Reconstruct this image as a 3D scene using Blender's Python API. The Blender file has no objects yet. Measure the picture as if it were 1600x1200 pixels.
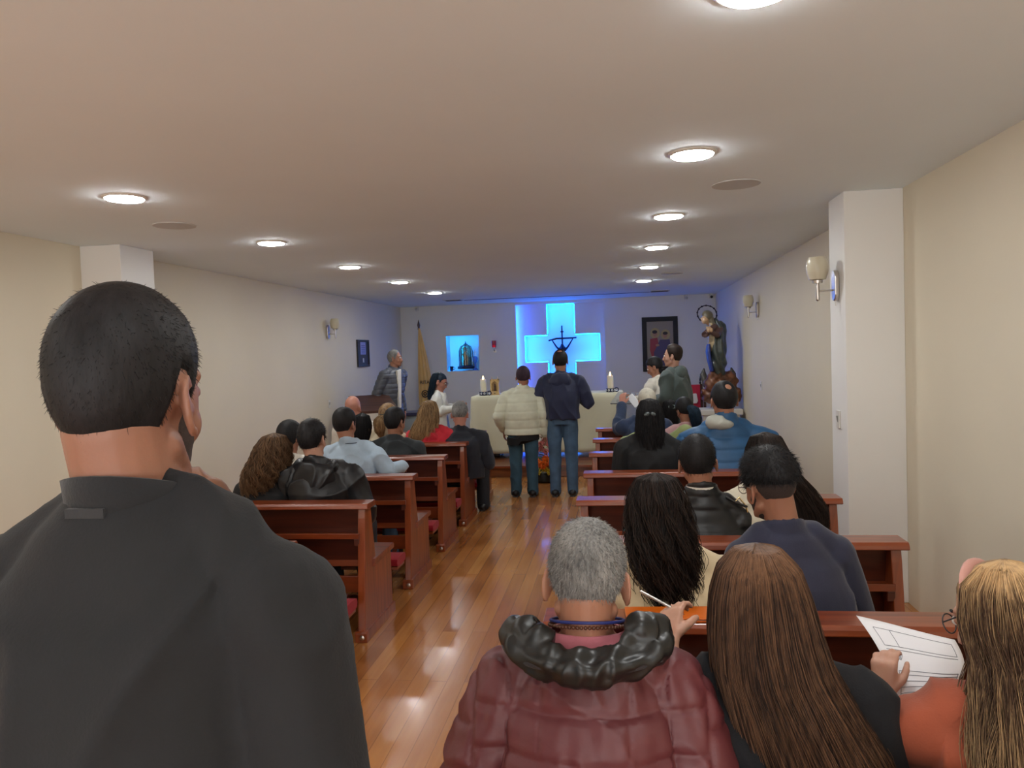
import bpy, math, random
import numpy as np
from mathutils import Vector, Matrix, noise as mnoise

# ------------------------------------------------------------------ camera
CAM_Z = 1.68
FPX = 1200.0                                   # focal length in pixels of the 1600 px wide frame
def _basis():
    dy = np.array([165.0, 55.0, -FPX]); dy /= np.linalg.norm(dy)
    r = math.radians(2.0); h = np.array([math.cos(r), math.sin(r), 0.0])
    dx = h - h.dot(dy) * dy; dx /= np.linalg.norm(dx)
    return np.array([dx, dy, np.cross(dx, dy)])
CB = _basis()
def at(px, py, Y):
    """point of the room seen at a pixel of the photograph, at distance Y down the aisle"""
    d = CB @ np.array([px - 800.0, 600.0 - py, -FPX]); t = Y / d[1]
    return Vector((d[0] * t, Y, CAM_Z + d[2] * t))
scene = bpy.context.scene
col = scene.collection
cd = bpy.data.cameras.new('camera'); cam = bpy.data.objects.new('camera', cd); col.objects.link(cam)
cd.sensor_width = 36.0; cd.lens = 27.0; cd.clip_start = 0.02
m4 = Matrix([[CB[i][j] for j in range(3)] + [(0, 0, CAM_Z)[i]] for i in range(3)] + [[0, 0, 0, 1]])
cam.matrix_world = m4
scene.camera = cam

# ------------------------------------------------------------------ world, exposure
w = bpy.data.worlds.new('World'); scene.world = w; w.use_nodes = True
w.node_tree.nodes['Background'].inputs[0].default_value = (0.5, 0.5, 0.5, 1)
w.node_tree.nodes['Background'].inputs[1].default_value = 0.0
vs = scene.view_settings
scene.display_settings.display_device = 'sRGB'
vs.view_transform = 'Standard'; vs.look = 'None'; vs.gamma = 1.0; vs.use_curve_mapping = False
vs.exposure = 0.07
LAMP = 105.0                                    # radiance of the ceiling lamps
LAMP_COL = (0.97, 0.99, 0.98)
FILL = 4.0                                      # strength of the glowing panels added behind the camera to fill the ceiling
BLUE = 44.0
BLUE_COL = (0.0, 0.175, 1.0)
cy = scene.cycles
cy.use_denoising = True; cy.max_bounces = 8; cy.diffuse_bounces = 5; cy.glossy_bounces = 3
cy.transmission_bounces = 6; cy.transparent_max_bounces = 8
cy.sample_clamp_indirect = 4.0; cy.caustics_reflective = False; cy.caustics_refractive = False

# ------------------------------------------------------------------ helpers
rnd = random.Random(7)
def srgb(r, g, b):
    f = lambda c: (c / 255) / 12.92 if c <= 10 else (((c / 255) + 0.055) / 1.055) ** 2.4
    return (f(r), f(g), f(b), 1)
MATS = {}
def nodes(m):
    m.use_nodes = True; return m.node_tree, m.node_tree.nodes['Principled BSDF']
def mat(name, color, rough=0.6, metal=0.0, vary=0.0, scale=8.0, bump=0.0, bscale=60.0, stretch=(1, 1, 1), coat=0.0,
        spec=None, trans=0.0, sheen=0.0, sss=0.0, alpha=1.0):
    if name in MATS: return MATS[name]
    m = bpy.data.materials.new(name); nt, b = nodes(m)
    L = nt.links; N = nt.nodes
    c = color if len(color) == 4 else (*color, 1)
    b.inputs['Base Color'].default_value = c
    b.inputs['Roughness'].default_value = rough; b.inputs['Metallic'].default_value = metal
    b.inputs['Coat Weight'].default_value = coat; b.inputs['Coat Roughness'].default_value = 0.15
    b.inputs['Transmission Weight'].default_value = trans
    b.inputs['Sheen Weight'].default_value = sheen; b.inputs['Sheen Roughness'].default_value = 0.5
    b.inputs['Alpha'].default_value = alpha
    if sss:
        b.inputs['Subsurface Weight'].default_value = sss; b.inputs['Subsurface Scale'].default_value = 0.006
    if spec is not None: b.inputs['Specular IOR Level'].default_value = spec
    tc = N.new('ShaderNodeTexCoord'); mp = N.new('ShaderNodeMapping'); mp.inputs['Scale'].default_value = stretch
    L.new(tc.outputs['Object'], mp.inputs[0])
    if vary:
        n = N.new('ShaderNodeTexNoise'); n.inputs['Scale'].default_value = scale; n.inputs['Detail'].default_value = 5
        L.new(mp.outputs[0], n.inputs['Vector'])
        r = N.new('ShaderNodeValToRGB')
        r.color_ramp.elements[0].position = 0.32; r.color_ramp.elements[1].position = 0.68
        r.color_ramp.elements[0].color = (c[0] * (1 - vary), c[1] * (1 - vary), c[2] * (1 - vary), 1)
        r.color_ramp.elements[1].color = (min(1, c[0] * (1 + vary)), min(1, c[1] * (1 + vary)), min(1, c[2] * (1 + vary)), 1)
        L.new(n.outputs[0], r.inputs[0]); L.new(r.outputs[0], b.inputs['Base Color'])
    if bump:
        n2 = N.new('ShaderNodeTexNoise'); n2.inputs['Scale'].default_value = bscale; n2.inputs['Detail'].default_value = 4
        L.new(mp.outputs[0], n2.inputs['Vector'])
        bp = N.new('ShaderNodeBump'); bp.inputs['Strength'].default_value = bump; bp.inputs['Distance'].default_value = 0.01
        L.new(n2.outputs[0], bp.inputs['Height']); L.new(bp.outputs[0], b.inputs['Normal'])
    MATS[name] = m
    return m
def emit(name, color, strength):
    if name in MATS: return MATS[name]
    m = bpy.data.materials.new(name); nt, b = nodes(m)
    b.inputs['Base Color'].default_value = (0.8, 0.8, 0.8, 1)
    b.inputs['Emission Color'].default_value = (*color[:3], 1); b.inputs['Emission Strength'].default_value = strength
    MATS[name] = m
    return m
def hairmat(name, dark, light, rough=0.38, scale=1.0):
    rough = min(.75, rough + .16)
    if name in MATS: return MATS[name]
    m = bpy.data.materials.new(name); nt, b = nodes(m); N = nt.nodes; L = nt.links
    a = N.new('ShaderNodeAttribute'); a.attribute_name = 'tone'
    n = N.new('ShaderNodeTexNoise'); n.inputs['Scale'].default_value = 1.0; n.inputs['Detail'].default_value = 3
    tc = N.new('ShaderNodeTexCoord'); mp = N.new('ShaderNodeMapping'); mp.inputs['Scale'].default_value = (90 * scale, 90 * scale, 14 * scale)
    L.new(tc.outputs['Object'], mp.inputs[0]); L.new(mp.outputs[0], n.inputs['Vector'])
    ad = N.new('ShaderNodeMath'); ad.operation = 'ADD'; ad.use_clamp = True
    ml = N.new('ShaderNodeMath'); ml.operation = 'MULTIPLY_ADD'; ml.inputs[1].default_value = 0.9; ml.inputs[2].default_value = -0.45
    L.new(n.outputs[0], ml.inputs[0]); L.new(ml.outputs[0], ad.inputs[0]); L.new(a.outputs['Fac'], ad.inputs[1])
    r = N.new('ShaderNodeMix'); r.data_type = 'RGBA'
    r.inputs[6].default_value = dark; r.inputs[7].default_value = light
    L.new(ad.outputs[0], r.inputs[0]); L.new(r.outputs[2], b.inputs['Base Color'])
    b.inputs['Roughness'].default_value = rough; b.inputs['Specular IOR Level'].default_value = 0.25
    bp = N.new('ShaderNodeBump'); bp.inputs['Strength'].default_value = 0.35; bp.inputs['Distance'].default_value = 0.004
    L.new(n.outputs[0], bp.inputs['Height']); L.new(bp.outputs[0], b.inputs['Normal'])
    MATS[name] = m
    return m

def link(name, me, m=None, parent=None):
    o = bpy.data.objects.new(name, me); col.objects.link(o)
    if m is not None: me.materials.append(m)
    if parent is not None: o.parent = parent
    return o
def empty(name, loc=(0, 0, 0), rz=0.0):
    o = bpy.data.objects.new(name, None); col.objects.link(o)
    o.location = loc; o.rotation_euler = (0, 0, rz); o.empty_display_size = 0.1
    return o
def tag(o, label=None, cat=None, group=None, kind=None):
    if label: o['label'] = label
    if cat: o['category'] = cat
    if group: o['group'] = group
    if kind: o['kind'] = kind
    return o
class MB:
    """collects closed shapes and links them as ONE mesh object"""
    def __init__(s): s.v = []; s.f = []
    def add(s, vs_, fs_):
        k = len(s.v); s.v += [tuple(p) for p in vs_]; s.f += [tuple(i + k for i in f) for f in fs_]; return s
    def box(s, x0, x1, y0, y1, z0, z1):
        return s.add([(x0, y0, z0), (x1, y0, z0), (x1, y1, z0), (x0, y1, z0), (x0, y0, z1), (x1, y0, z1), (x1, y1, z1), (x0, y1, z1)],
                     [(0, 3, 2, 1), (4, 5, 6, 7), (0, 1, 5, 4), (1, 2, 6, 5), (2, 3, 7, 6), (3, 0, 4, 7)])
    def prism(s, prof, x0, x1, axis='x'):
        """profile (a, b) extruded along an axis"""
        n = len(prof)
        mk = {'x': lambda a, b, t: (t, a, b), 'y': lambda a, b, t: (a, t, b), 'z': lambda a, b, t: (a, b, t)}[axis]
        vv = [mk(a, b, x0) for a, b in prof] + [mk(a, b, x1) for a, b in prof]
        return s.add(vv, [tuple(range(n))[::-1], tuple(range(n, 2 * n))] + [(i, (i + 1) % n, n + (i + 1) % n, n + i) for i in range(n)])
    def rings(s, R, cap=True):
        """loft of rings, each a list of points of equal count"""
        n = len(R[0]); vv = [p for r in R for p in r]; ff = []
        for k in range(len(R) - 1):
            for i in range(n):
                ff.append((k * n + i, k * n + (i + 1) % n, (k + 1) * n + (i + 1) % n, (k + 1) * n + i))
        if cap: ff += [tuple(range(n))[::-1], tuple(range((len(R) - 1) * n, len(R) * n))]
        return s.add(vv, ff)
    def lathe(s, prof, n=24, c=(0, 0, 0), cap=True):
        return s.rings([[(c[0] + r * math.cos(2 * math.pi * i / n), c[1] + r * math.sin(2 * math.pi * i / n), c[2] + z) for i in range(n)] for r, z in prof], cap)
    def ell(s, c, r, M=None, n=16, k=10):
        R = []
        for j in range(k + 1):
            t = -math.pi / 2 + math.pi * (0.03 + 0.94 * j / k)
            R.append([Vector((math.cos(t) * math.cos(2 * math.pi * i / n) * r[0], math.cos(t) * math.sin(2 * math.pi * i / n) * r[1], math.sin(t) * r[2])) for i in range(n)])
        c = Vector(c)
        R = [[(M @ p if M is not None else p) + c for p in q] for q in R]
        return s.rings(R)
    def tube(s, P, rr, n=10, round_=True):
        """tube along points P with radii rr; radii may be (ra, rb)"""
        P = [Vector(p) for p in P]
        if not isinstance(rr, (list, tuple)) or (isinstance(rr, tuple) and len(rr) == 2 and len(P) != 2): rr = [rr] * len(P)
        T = []
        for i in range(len(P)):
            d = (P[min(i + 1, len(P) - 1)] - P[max(i - 1, 0)]); T.append(d.normalized() if d.length > 1e-9 else Vector((0, 0, 1)))
        ref = Vector((0, 1, 0)) if abs(T[0].y) < 0.8 else Vector((1, 0, 0))
        u = (ref - T[0] * ref.dot(T[0])).normalized()
        R = []
        def ring(c, u_, t, r):
            v_ = t.cross(u_)
            ra, rb = (r if isinstance(r, (list, tuple)) else (r, r))
            return [c + v_ * (ra * math.cos(2 * math.pi * i / n)) + u_ * (rb * math.sin(2 * math.pi * i / n)) for i in range(n)]
        def sc(r, k): return (r[0] * k, r[1] * k) if isinstance(r, (list, tuple)) else r * k
        def mx(r): return max(r) if isinstance(r, (list, tuple)) else r
        for i, p in enumerate(P):
            t = T[i]; u = (u - t * u.dot(t)).normalized()
            if i == 0 and round_:
                for a in (75, 50, 25):
                    R.append(ring(p - t * (mx(rr[0]) * math.sin(math.radians(a))), u, t, sc(rr[0], math.cos(math.radians(a)))))
            R.append(ring(p, u, t, rr[i]))
            if i == len(P) - 1 and round_:
                for a in (25, 50, 75):
                    R.append(ring(p + t * (mx(rr[-1]) * math.sin(math.radians(a))), u, t, sc(rr[-1], math.cos(math.radians(a)))))
        return s.rings(R)
    def torus(s, c, R_, r_, n=24, k=8, M=None, sx=1.0, sy=1.0):
        vv, ff = [], []
        c = Vector(c)
        for i in range(n):
            a = 2 * math.pi * i / n
            for j in range(k):
                b = 2 * math.pi * j / k
                p = Vector(((R_ + r_ * math.cos(b)) * math.cos(a) * sx, (R_ + r_ * math.cos(b)) * math.sin(a) * sy, r_ * math.sin(b)))
                vv.append((M @ p if M is not None else p) + c)
        for i in range(n):
            for j in range(k):
                ff.append((i * k + j, ((i + 1) % n) * k + j, ((i + 1) % n) * k + (j + 1) % k, i * k + (j + 1) % k))
        return s.add(vv, ff)
    def xform(s, M, k=0):
        s.v[k:] = [tuple(M @ Vector(p)) for p in s.v[k:]]; return s
    def build(s, name, m=None, parent=None, smooth=False, bevel=0.0, loc=None):
        me = bpy.data.meshes.new(name); me.from_pydata(s.v, [], s.f); me.update()
        if smooth:
            me.polygons.foreach_set('use_smooth', [True] * len(me.polygons))
            try: me.set_sharp_from_angle(angle=math.radians(45))
            except Exception: pass
        o = link(name, me, m, parent)
        if loc is not None: o.location = loc
        if bevel:
            b = o.modifiers.new('bevel', 'BEVEL'); b.width = bevel; b.segments = 2; b.limit_method = 'ANGLE'; b.harden_normals = False
        return o
    def remesh(s, name, m=None, parent=None, voxel=0.008, smooth=4, fn=None, post=1):
        """one continuous skin over all the shapes; fn(co, no) -> offset along the normal"""
        me = bpy.data.meshes.new(name); me.from_pydata(s.v, [], s.f); me.update()
        t = bpy.data.objects.new('tmp', me); col.objects.link(t)
        r = t.modifiers.new('r', 'REMESH'); r.mode = 'VOXEL'; r.voxel_size = voxel; r.adaptivity = 0.0
        q = t.modifiers.new('s', 'SMOOTH'); q.factor = 0.5; q.iterations = smooth
        dg = bpy.context.evaluated_depsgraph_get(); dg.update()
        out = bpy.data.meshes.new_from_object(t.evaluated_get(dg)); out.name = name
        bpy.data.objects.remove(t); bpy.data.meshes.remove(me)
        out.materials.clear()
        if fn is not None:
            nv = len(out.vertices); co = np.empty(nv * 3, np.float32); out.vertices.foreach_get('co', co); co = co.reshape(-1, 3)
            no = np.empty(nv * 3, np.float32); out.vertices.foreach_get('normal', no); no = no.reshape(-1, 3)
            co = co + no * fn(co, no)[:, None]
            out.vertices.foreach_set('co', co.astype(np.float32).ravel()); out.update()
        out.polygons.foreach_set('use_smooth', [True] * len(out.polygons))
        return link(name, out, m, parent)
def struct(o): o['kind'] = 'structure'; return o
def copy_tree(o, parent=None):
    c = o.copy(); col.objects.link(c)
    if parent is not None: c.parent = parent
    for ch in o.children: copy_tree(ch, c)
    return c

# ------------------------------------------------------------------ materials of the room
WALL = mat('cream_wall_paint', srgb(226, 217, 196), 0.75, vary=0.02, scale=1.2, bump=0.04, bscale=45)
WALL_FRONT = mat('white_wall_paint', srgb(236, 235, 232), 0.7, vary=0.015, scale=1.5, bump=0.03, bscale=45)
CEIL = mat('ceiling_paint', srgb(234, 244, 249), 0.85, vary=0.02, scale=0.9, bump=0.03, bscale=50)
def wood(name, c1, c2, rough=0.3, coat=0.5, axis=0, sc=1.0):
    if name in MATS: return MATS[name]
    m = bpy.data.materials.new(name); nt, b = nodes(m); N = nt.nodes; L = nt.links
    tc = N.new('ShaderNodeTexCoord'); mp = N.new('ShaderNodeMapping')
    s3 = [22 * sc] * 3; s3[axis] = 1.6 * sc; mp.inputs['Scale'].default_value = s3
    L.new(tc.outputs['Object'], mp.inputs[0])
    n = N.new('ShaderNodeTexNoise'); n.inputs['Scale'].default_value = 1.0; n.inputs['Detail'].default_value = 6; n.inputs['Distortion'].default_value = 0.6
    L.new(mp.outputs[0], n.inputs['Vector'])
    r = N.new('ShaderNodeValToRGB'); r.color_ramp.elements[0].color = c1; r.color_ramp.elements[1].color = c2
    r.color_ramp.elements[0].position = 0.3; r.color_ramp.elements[1].position = 0.7
    L.new(n.outputs[0], r.inputs[0]); L.new(r.outputs[0], b.inputs['Base Color'])
    b.inputs['Roughness'].default_value = rough; b.inputs['Coat Weight'].default_value = coat; b.inputs['Coat Roughness'].default_value = 0.18
    MATS[name] = m
    return m
PEW = wood('reddish_pew_wood', srgb(102, 42, 17), srgb(148, 68, 28), 0.34, 0.5, 0)
PEW_END = wood('reddish_pew_end_wood', srgb(110, 47, 18), srgb(158, 76, 32), 0.34, 0.5, 2)
PEW_IN = wood('dark_pew_panel_wood', srgb(62, 24, 13), srgb(90, 37, 19), 0.42, 0.3, 0)
DARKWOOD = wood('dark_brown_wood', srgb(52, 30, 24), srgb(84, 50, 38), 0.4, 0.3, 0)
def floor_mat():
    m = bpy.data.materials.new('varnished_floor_boards'); nt, b = nodes(m); N = nt.nodes; L = nt.links
    tc = N.new('ShaderNodeTexCoord'); mp = N.new('ShaderNodeMapping'); mp.inputs['Rotation'].default_value = (0, 0, math.radians(90))
    L.new(tc.outputs['Object'], mp.inputs[0])
    def brick(c1, c2, mo, ms, bias=0.0):
        k = N.new('ShaderNodeTexBrick'); k.offset = 0.37; k.offset_frequency = 2; k.squash = 1.0
        k.inputs['Scale'].default_value = 1.0; k.inputs['Brick Width'].default_value = 1.9; k.inputs['Row Height'].default_value = 0.092
        k.inputs['Mortar Size'].default_value = ms; k.inputs['Mortar Smooth'].default_value = 0.1; k.inputs['Bias'].default_value = bias
        k.inputs['Color1'].default_value = c1; k.inputs['Color2'].default_value = c2; k.inputs['Mortar'].default_value = mo
        L.new(mp.outputs[0], k.inputs['Vector']); return k
    k = brick((0, 0, 0, 1), (1, 1, 1, 1), (0.5, 0.5, 0.5, 1), 0.0)
    # board tone
    r = N.new('ShaderNodeValToRGB'); e = r.color_ramp.elements
    e[0].color = srgb(134, 82, 42); e[0].position = 0.0; e[1].color = srgb(208, 152, 92); e[1].position = 1.0
    a = e.new(0.35); a.color = srgb(162, 102, 52); a = e.new(0.7); a.color = srgb(184, 124, 66)
    g = N.new('ShaderNodeTexNoise'); g.inputs['Scale'].default_value = 1.0; g.inputs['Detail'].default_value = 6
    mp2 = N.new('ShaderNodeMapping'); mp2.inputs['Scale'].default_value = (38, 2.2, 1); L.new(tc.outputs['Object'], mp2.inputs[0]); L.new(mp2.outputs[0], g.inputs['Vector'])
    g2 = N.new('ShaderNodeTexNoise'); g2.inputs['Scale'].default_value = 1.0; g2.inputs['Detail'].default_value = 2
    mp3 = N.new('ShaderNodeMapping'); mp3.inputs['Scale'].default_value = (3.2, 1.1, 1); L.new(tc.outputs['Object'], mp3.inputs[0]); L.new(mp3.outputs[0], g2.inputs['Vector'])
    s1 = N.new('ShaderNodeMath'); s1.operation = 'MULTIPLY_ADD'; s1.inputs[1].default_value = 0.5; L.new(k.outputs['Color'], s1.inputs[0])
    s2 = N.new('ShaderNodeMath'); s2.operation = 'MULTIPLY_ADD'; s2.inputs[1].default_value = 0.45; L.new(g.outputs[0], s2.inputs[0])
    s3 = N.new('ShaderNodeMath'); s3.operation = 'MULTIPLY_ADD'; s3.inputs[1].default_value = 0.7; s3.inputs[2].default_value = -0.33; L.new(g2.outputs[0], s3.inputs[0])
    L.new(s3.outputs[0], s2.inputs[2]); L.new(s2.outputs[0], s1.inputs[2]); L.new(s1.outputs[0], r.inputs[0])
    k2 = brick((0, 0, 0, 1), (0, 0, 0, 1), (1, 1, 1, 1), 0.0022)
    mx = N.new('ShaderNodeMix'); mx.data_type = 'RGBA'; mx.inputs[7].default_value = srgb(84, 46, 26)
    fa = N.new('ShaderNodeMath'); fa.operation = 'MULTIPLY'; fa.inputs[1].default_value = 0.45
    L.new(k2.outputs['Fac'], fa.inputs[0]); L.new(fa.outputs[0], mx.inputs[0]); L.new(r.outputs[0], mx.inputs[6]); L.new(mx.outputs[2], b.inputs['Base Color'])
    b.inputs['Roughness'].default_value = 0.27; b.inputs['Coat Weight'].default_value = 0.35; b.inputs['Coat Roughness'].default_value = 0.12
    rr = N.new('ShaderNodeMath'); rr.operation = 'MULTIPLY_ADD'; rr.inputs[1].default_value = 0.16; rr.inputs[2].default_value = 0.17
    L.new(g2.outputs[0], rr.inputs[0]); L.new(rr.outputs[0], b.inputs['Roughness'])
    bp = N.new('ShaderNodeBump'); bp.inputs['Strength'].default_value = 0.25; bp.inputs['Distance'].default_value = 0.002
    iv = N.new('ShaderNodeMath'); iv.operation = 'MULTIPLY_ADD'; iv.inputs[1].default_value = -1.0; L.new(k2.outputs['Fac'], iv.inputs[0]); L.new(g2.outputs[0], iv.inputs[2])
    L.new(iv.outputs[0], bp.inputs['Height']); L.new(bp.outputs[0], b.inputs['Normal'])
    return m
FLOOR = floor_mat()
CHROME = mat('brushed_nickel', (0.62, 0.58, 0.54), 0.28, 1.0)
BLACKM = mat('black_plastic', (0.02, 0.02, 0.022), 0.4)
WHITEP = mat('white_plastic', srgb(225, 222, 214), 0.35)

# ------------------------------------------------------------------ room shell
XL, XR, YB, YF, ZC = -4.12, 1.79, -2.6, 14.4, 2.62
struct(MB().box(XL - .2, XR + .2, YB - .2, YF + .9, -.12, 0).build('floor', FLOOR))
struct(MB().box(XL - .2, XR + .2, YB - .2, YF + .9, ZC, ZC + .15).build('ceiling', CEIL))
struct(MB().box(XL - .18, XL, YB - .2, YF + .9, 0, ZC).build('wall_left', WALL))
struct(MB().box(XR, XR + .18, YB - .2, YF + .9, 0, ZC).build('wall_right', WALL))
wb = MB()
wb.box(XL, XR, YB - .18, YB, 0, .1); wb.box(XL, XR, YB - .18, YB, 2.15, ZC)
for q in ((XL, -3.6), (-1.35, -.95), (1.3, XR)): wb.box(q[0], q[1], YB - .18, YB, .1, 2.15)
struct(wb.build('wall_back', WALL))
FILL_GLOW = emit('added_fill_glow', (0.95, 0.98, 1.0), FILL)
for i, (x0, x1) in enumerate(((-3.6, -1.35), (-.95, 1.3))):
    fill_pane = struct(MB().box(x0, x1, YB - .1, YB - .09, .1, 2.15).build('window_%d' % (i + 1), FILL_GLOW))  # added glowing panel in the unseen rear wall, brightens the ceiling
    fr = MB()
    for q in ((x0, x0 + .05, .1, 2.15), (x1 - .05, x1, .1, 2.15), (x0, x1, .1, .15), (x0, x1, 2.1, 2.15), ((x0 + x1) / 2 - .025, (x0 + x1) / 2 + .025, .1, 2.15)):
        fr.box(q[0], q[1], YB - .088, YB - .03, q[2], q[3])
    fr.build('window_frame', WHITEP, fill_pane)
struct(MB().box(1.435, XR, 5.12, 5.47, 0, ZC).build('trim_1', WALL_FRONT, bevel=0.004))
struct(MB().box(XL, -3.78, 5.5, 5.93, 0, ZC).build('trim_2', WALL_FRONT, bevel=0.004))
# altar platform
struct(MB().box(XL, XR, 10.2, YF, 0, .15).build('trim_3', wood('platform_wood', srgb(96, 52, 30), srgb(140, 84, 48), 0.3, 0.4, 0), bevel=0.004))
struct(MB().box(XL, XR, 10.17, 10.2, .125, .155).build('trim_4', PEW, bevel=0.004))

def slab(mb, y0, y1, holes):
    xs = sorted({XL, XR} | {v for h in holes for v in h[:2]}); zs = sorted({.0, ZC} | {v for h in holes for v in h[2:]})
    for i in range(len(xs) - 1):
        for j in range(len(zs) - 1):
            cx, cz = (xs[i] + xs[i + 1]) / 2, (zs[j] + zs[j + 1]) / 2
            if any(h[0] < cx < h[1] and h[2] < cz < h[3] for h in holes): continue
            mb.box(xs[i], xs[i + 1], y0, y1, zs[j], zs[j + 1])
a0, a1 = at(801, 477, YF), at(944, 472, YF)
RX0, RX1, RZ1 = a0.x, a1.x, a0.z + 0.0
RZ0 = .15
c0 = at(853.6, 545, YF + .1); c1 = at(897.5, 545, YF + .1)
cc = (c0.x + c1.x) / 2 + .02; hw = (c1.x - c0.x) / 2
cl = at(820, 545, YF + .1).x; cr = at(938, 545, YF + .1).x
cz0, cz1 = at(878, 565, YF + .1).z, at(878, 522.5, YF + .1).z
n0, n1 = at(695, 523, YF), at(749.5, 579, YF)
NX0, NX1, NZ0, NZ1 = n0.x, n1.x, n1.z, n0.z - .01
wf = MB()
recess = (RX0, RX1, RZ0, RZ1); niche = (NX0, NX1, NZ0, NZ1)
crossA = (cc - hw, cc + hw, .55, RZ1); crossB = (cl, cr, cz0, cz1)
slab(wf, YF, YF + .03, [(RX0 + .05, RX1, RZ0, RZ1), (NX0 + .022, NX1, NZ0, NZ1 - .02)])
slab(wf, YF + .03, YF + .13, [recess, niche])
slab(wf, YF + .13, YF + .36, [crossA, crossB, niche])
slab(wf, YF + .36, YF + .42, [niche])
slab(wf, YF + .42, YF + .6, [])
struct(wf.build('wall_front', WALL_FRONT))
# light strips in the cross, in the recess and in the niche
LED = emit('blue_led_strip', BLUE_COL, BLUE)
g = .012; y0, y1 = YF + .17, YF + .20
strip = MB()
strip.box(cc - hw + .02, cc + hw - .02, y0, y1, RZ1 - g, RZ1)
for x in (cc - hw, cc + hw - g): strip.box(x, x + g, y0, y1, cz1 + .03, RZ1 - .02); strip.box(x, x + g, y0, y1, .6, cz0 - .03)
for x in (cl, cr - g): strip.box(x, x + g, y0, y1, cz0 + .01, cz1 - .01)
for z in (cz0, cz1 - g): strip.box(cl + .02, cc - hw, y0, y1, z, z + g); strip.box(cc + hw, cr - .02, y0, y1, z, z + g)
tag(strip.build('light_strip', LED), 'glowing blue light strip around the edge of the wall cross', 'light strip')
s2 = MB().box(RX0 + .004, RX0 + .02, YF + .045, YF + .07, RZ0 + .05, RZ1 - .02)
tag(s2.build('light_strip', emit('blue_led_side', (0.01, 0.09, 1.0), BLUE * 1.1)), 'blue light strip hidden behind left lip of the tall recess', 'light strip')
s3 = MB().box(NX0 + .001, NX0 + .014, YF + .033, YF + .06, NZ0 + .02, NZ1 - .02).box(NX0 + .02, NX1 - .01, YF + .033, YF + .05, NZ1 - .012, NZ1 - .001)
tag(s3.build('light_strip', emit('blue_led_niche', (0.0, 0.26, 1.0), BLUE * 1.5)), 'cyan blue light strip on left side of the square niche', 'light strip')

# ceiling lamps
def lamp(x, y, label):
    t = empty('ceiling_light', (x, y, ZC)); tag(t, label, 'ceiling light', 'round ceiling downlights')
    MB().lathe([(.098, 0), (.116, 0), (.116, -.006), (.108, -.012), (.098, -.012)], 40).build('rim', WHITEP, t, True)
    MB().lathe([(.0985, -.002), (.0985, -.015), (.094, -.019), (.06, -.021), (.002, -.022)], 40).build('diffuser', emit('lamp_diffuser', LAMP_COL, LAMP), t, True)
    return t
nth = ['nearest', 'second', 'third', 'fourth', 'fifth', 'sixth', 'farthest']
RY = [2.13, 3.87, 5.63, 7.33, 9.06, 10.9]
LY = [3.98, 5.81, 7.61, 9.43, 11.3]
for i, y in enumerate(RY): lamp(.388, y, ['round lit ceiling lamp cut off by the top edge of the photo', 'large round ceiling lamp in right row beside the round ceiling speaker', 'round ceiling lamp, third of the right-hand row counted from the camera', 'round ceiling lamp, fourth of the right-hand row counted from the camera', 'round ceiling lamp, fifth of the right-hand row, beside the far speaker', 'small round ceiling lamp, last of the right-hand row by the altar'][i])
for i, y in enumerate(LY): lamp(-2.69, y, ['large round ceiling lamp above the nearest standing man, near the left pillar', 'round ceiling lamp, second of the left-hand row in the photo', 'round ceiling lamp, third of the left-hand row in the photo', 'round ceiling lamp, fourth of the left-hand row in the photo', 'small round ceiling lamp, last of the left-hand row by the altar'][i])
for x, y in ((-2.69, 2.15), (-2.69, .33), (.388, .38), (-2.69, -1.5), (.388, -1.4)):
    lamp(x, y, 'round ceiling lamp overhead, beyond the edge of the photo')
GRILLE = mat('ceiling_speaker_grille', srgb(200, 202, 202), 0.8)
for x, y, lb in ((-2.95, 4.89, 'round flush ceiling speaker beside the near left lamp'), (.716, 4.69, 'round flush ceiling speaker beside the near right lamps'), (.717, 10.06, 'round flush ceiling speaker near the altar end')):
    t = empty('ceiling_speaker', (x, y, ZC)); tag(t, lb, 'speaker', 'flush ceiling speakers')
    MB().lathe([(.128, 0), (.14, 0), (.138, -.005), (.128, -.005)], 40).build('rim', GRILLE, t, True)
    MB().lathe([(.1285, 0), (.1285, -.004), (.002, -.0045)], 40).build('grille', GRILLE, t, True)
# slot diffuser with vents at both ends
SLOT = mat('dark_slot', srgb(70, 68, 74), 0.7)
tag(MB().box(-2.62, .6, 13.2, 13.235, ZC - .006, ZC + .01).build('slot_diffuser', SLOT), 'long dark slot across the ceiling before the altar wall', 'air slot')
for x, lb in ((-2.78, 'small ceiling air vent at left end of the dark slot'), (.72, 'small ceiling air vent at right end of the dark slot')):
    t = empty('ceiling_vent', (x, 13.05, ZC)); tag(t, lb, 'air vent', 'ceiling vents by the altar')
    f = MB(); 
    for q in ((-.16, .16, -.16, -.14), (-.16, .16, .14, .16), (-.16, -.14, -.14, .14), (.14, .16, -.14, .14)): f.box(*q, -.012, 0)
    f.build('frame', GRILLE, t)
    s_ = MB()
    for k in range(9): s_.box(-.14, .14, -.13 + k * .03, -.118 + k * .03, -.01, -.002)
    s_.build('grille', SLOT, t)
# security sensor on wall tops
for p, lb in ((at(650, 483, 14.3), 'small white sensor high in the left altar corner'), (at(1073, 458, 14.2), 'small white sensor near top of altar wall at right'), (at(1113, 461, 14.2), 'small dark camera in the right corner of the ceiling')):
    t = empty('sensor', (p.x, 14.33, ZC - .03)); tag(t, lb, 'sensor')
    MB().box(-.03, .03, -.02, .07, -.05, .03).build('housing', WHITEP, t, bevel=.006)
    MB().ell((0, -.03, -.03), (.025, .02, .025)).build('lens', BLACKM if 'dark' in lb else GRILLE, t, True)
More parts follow.
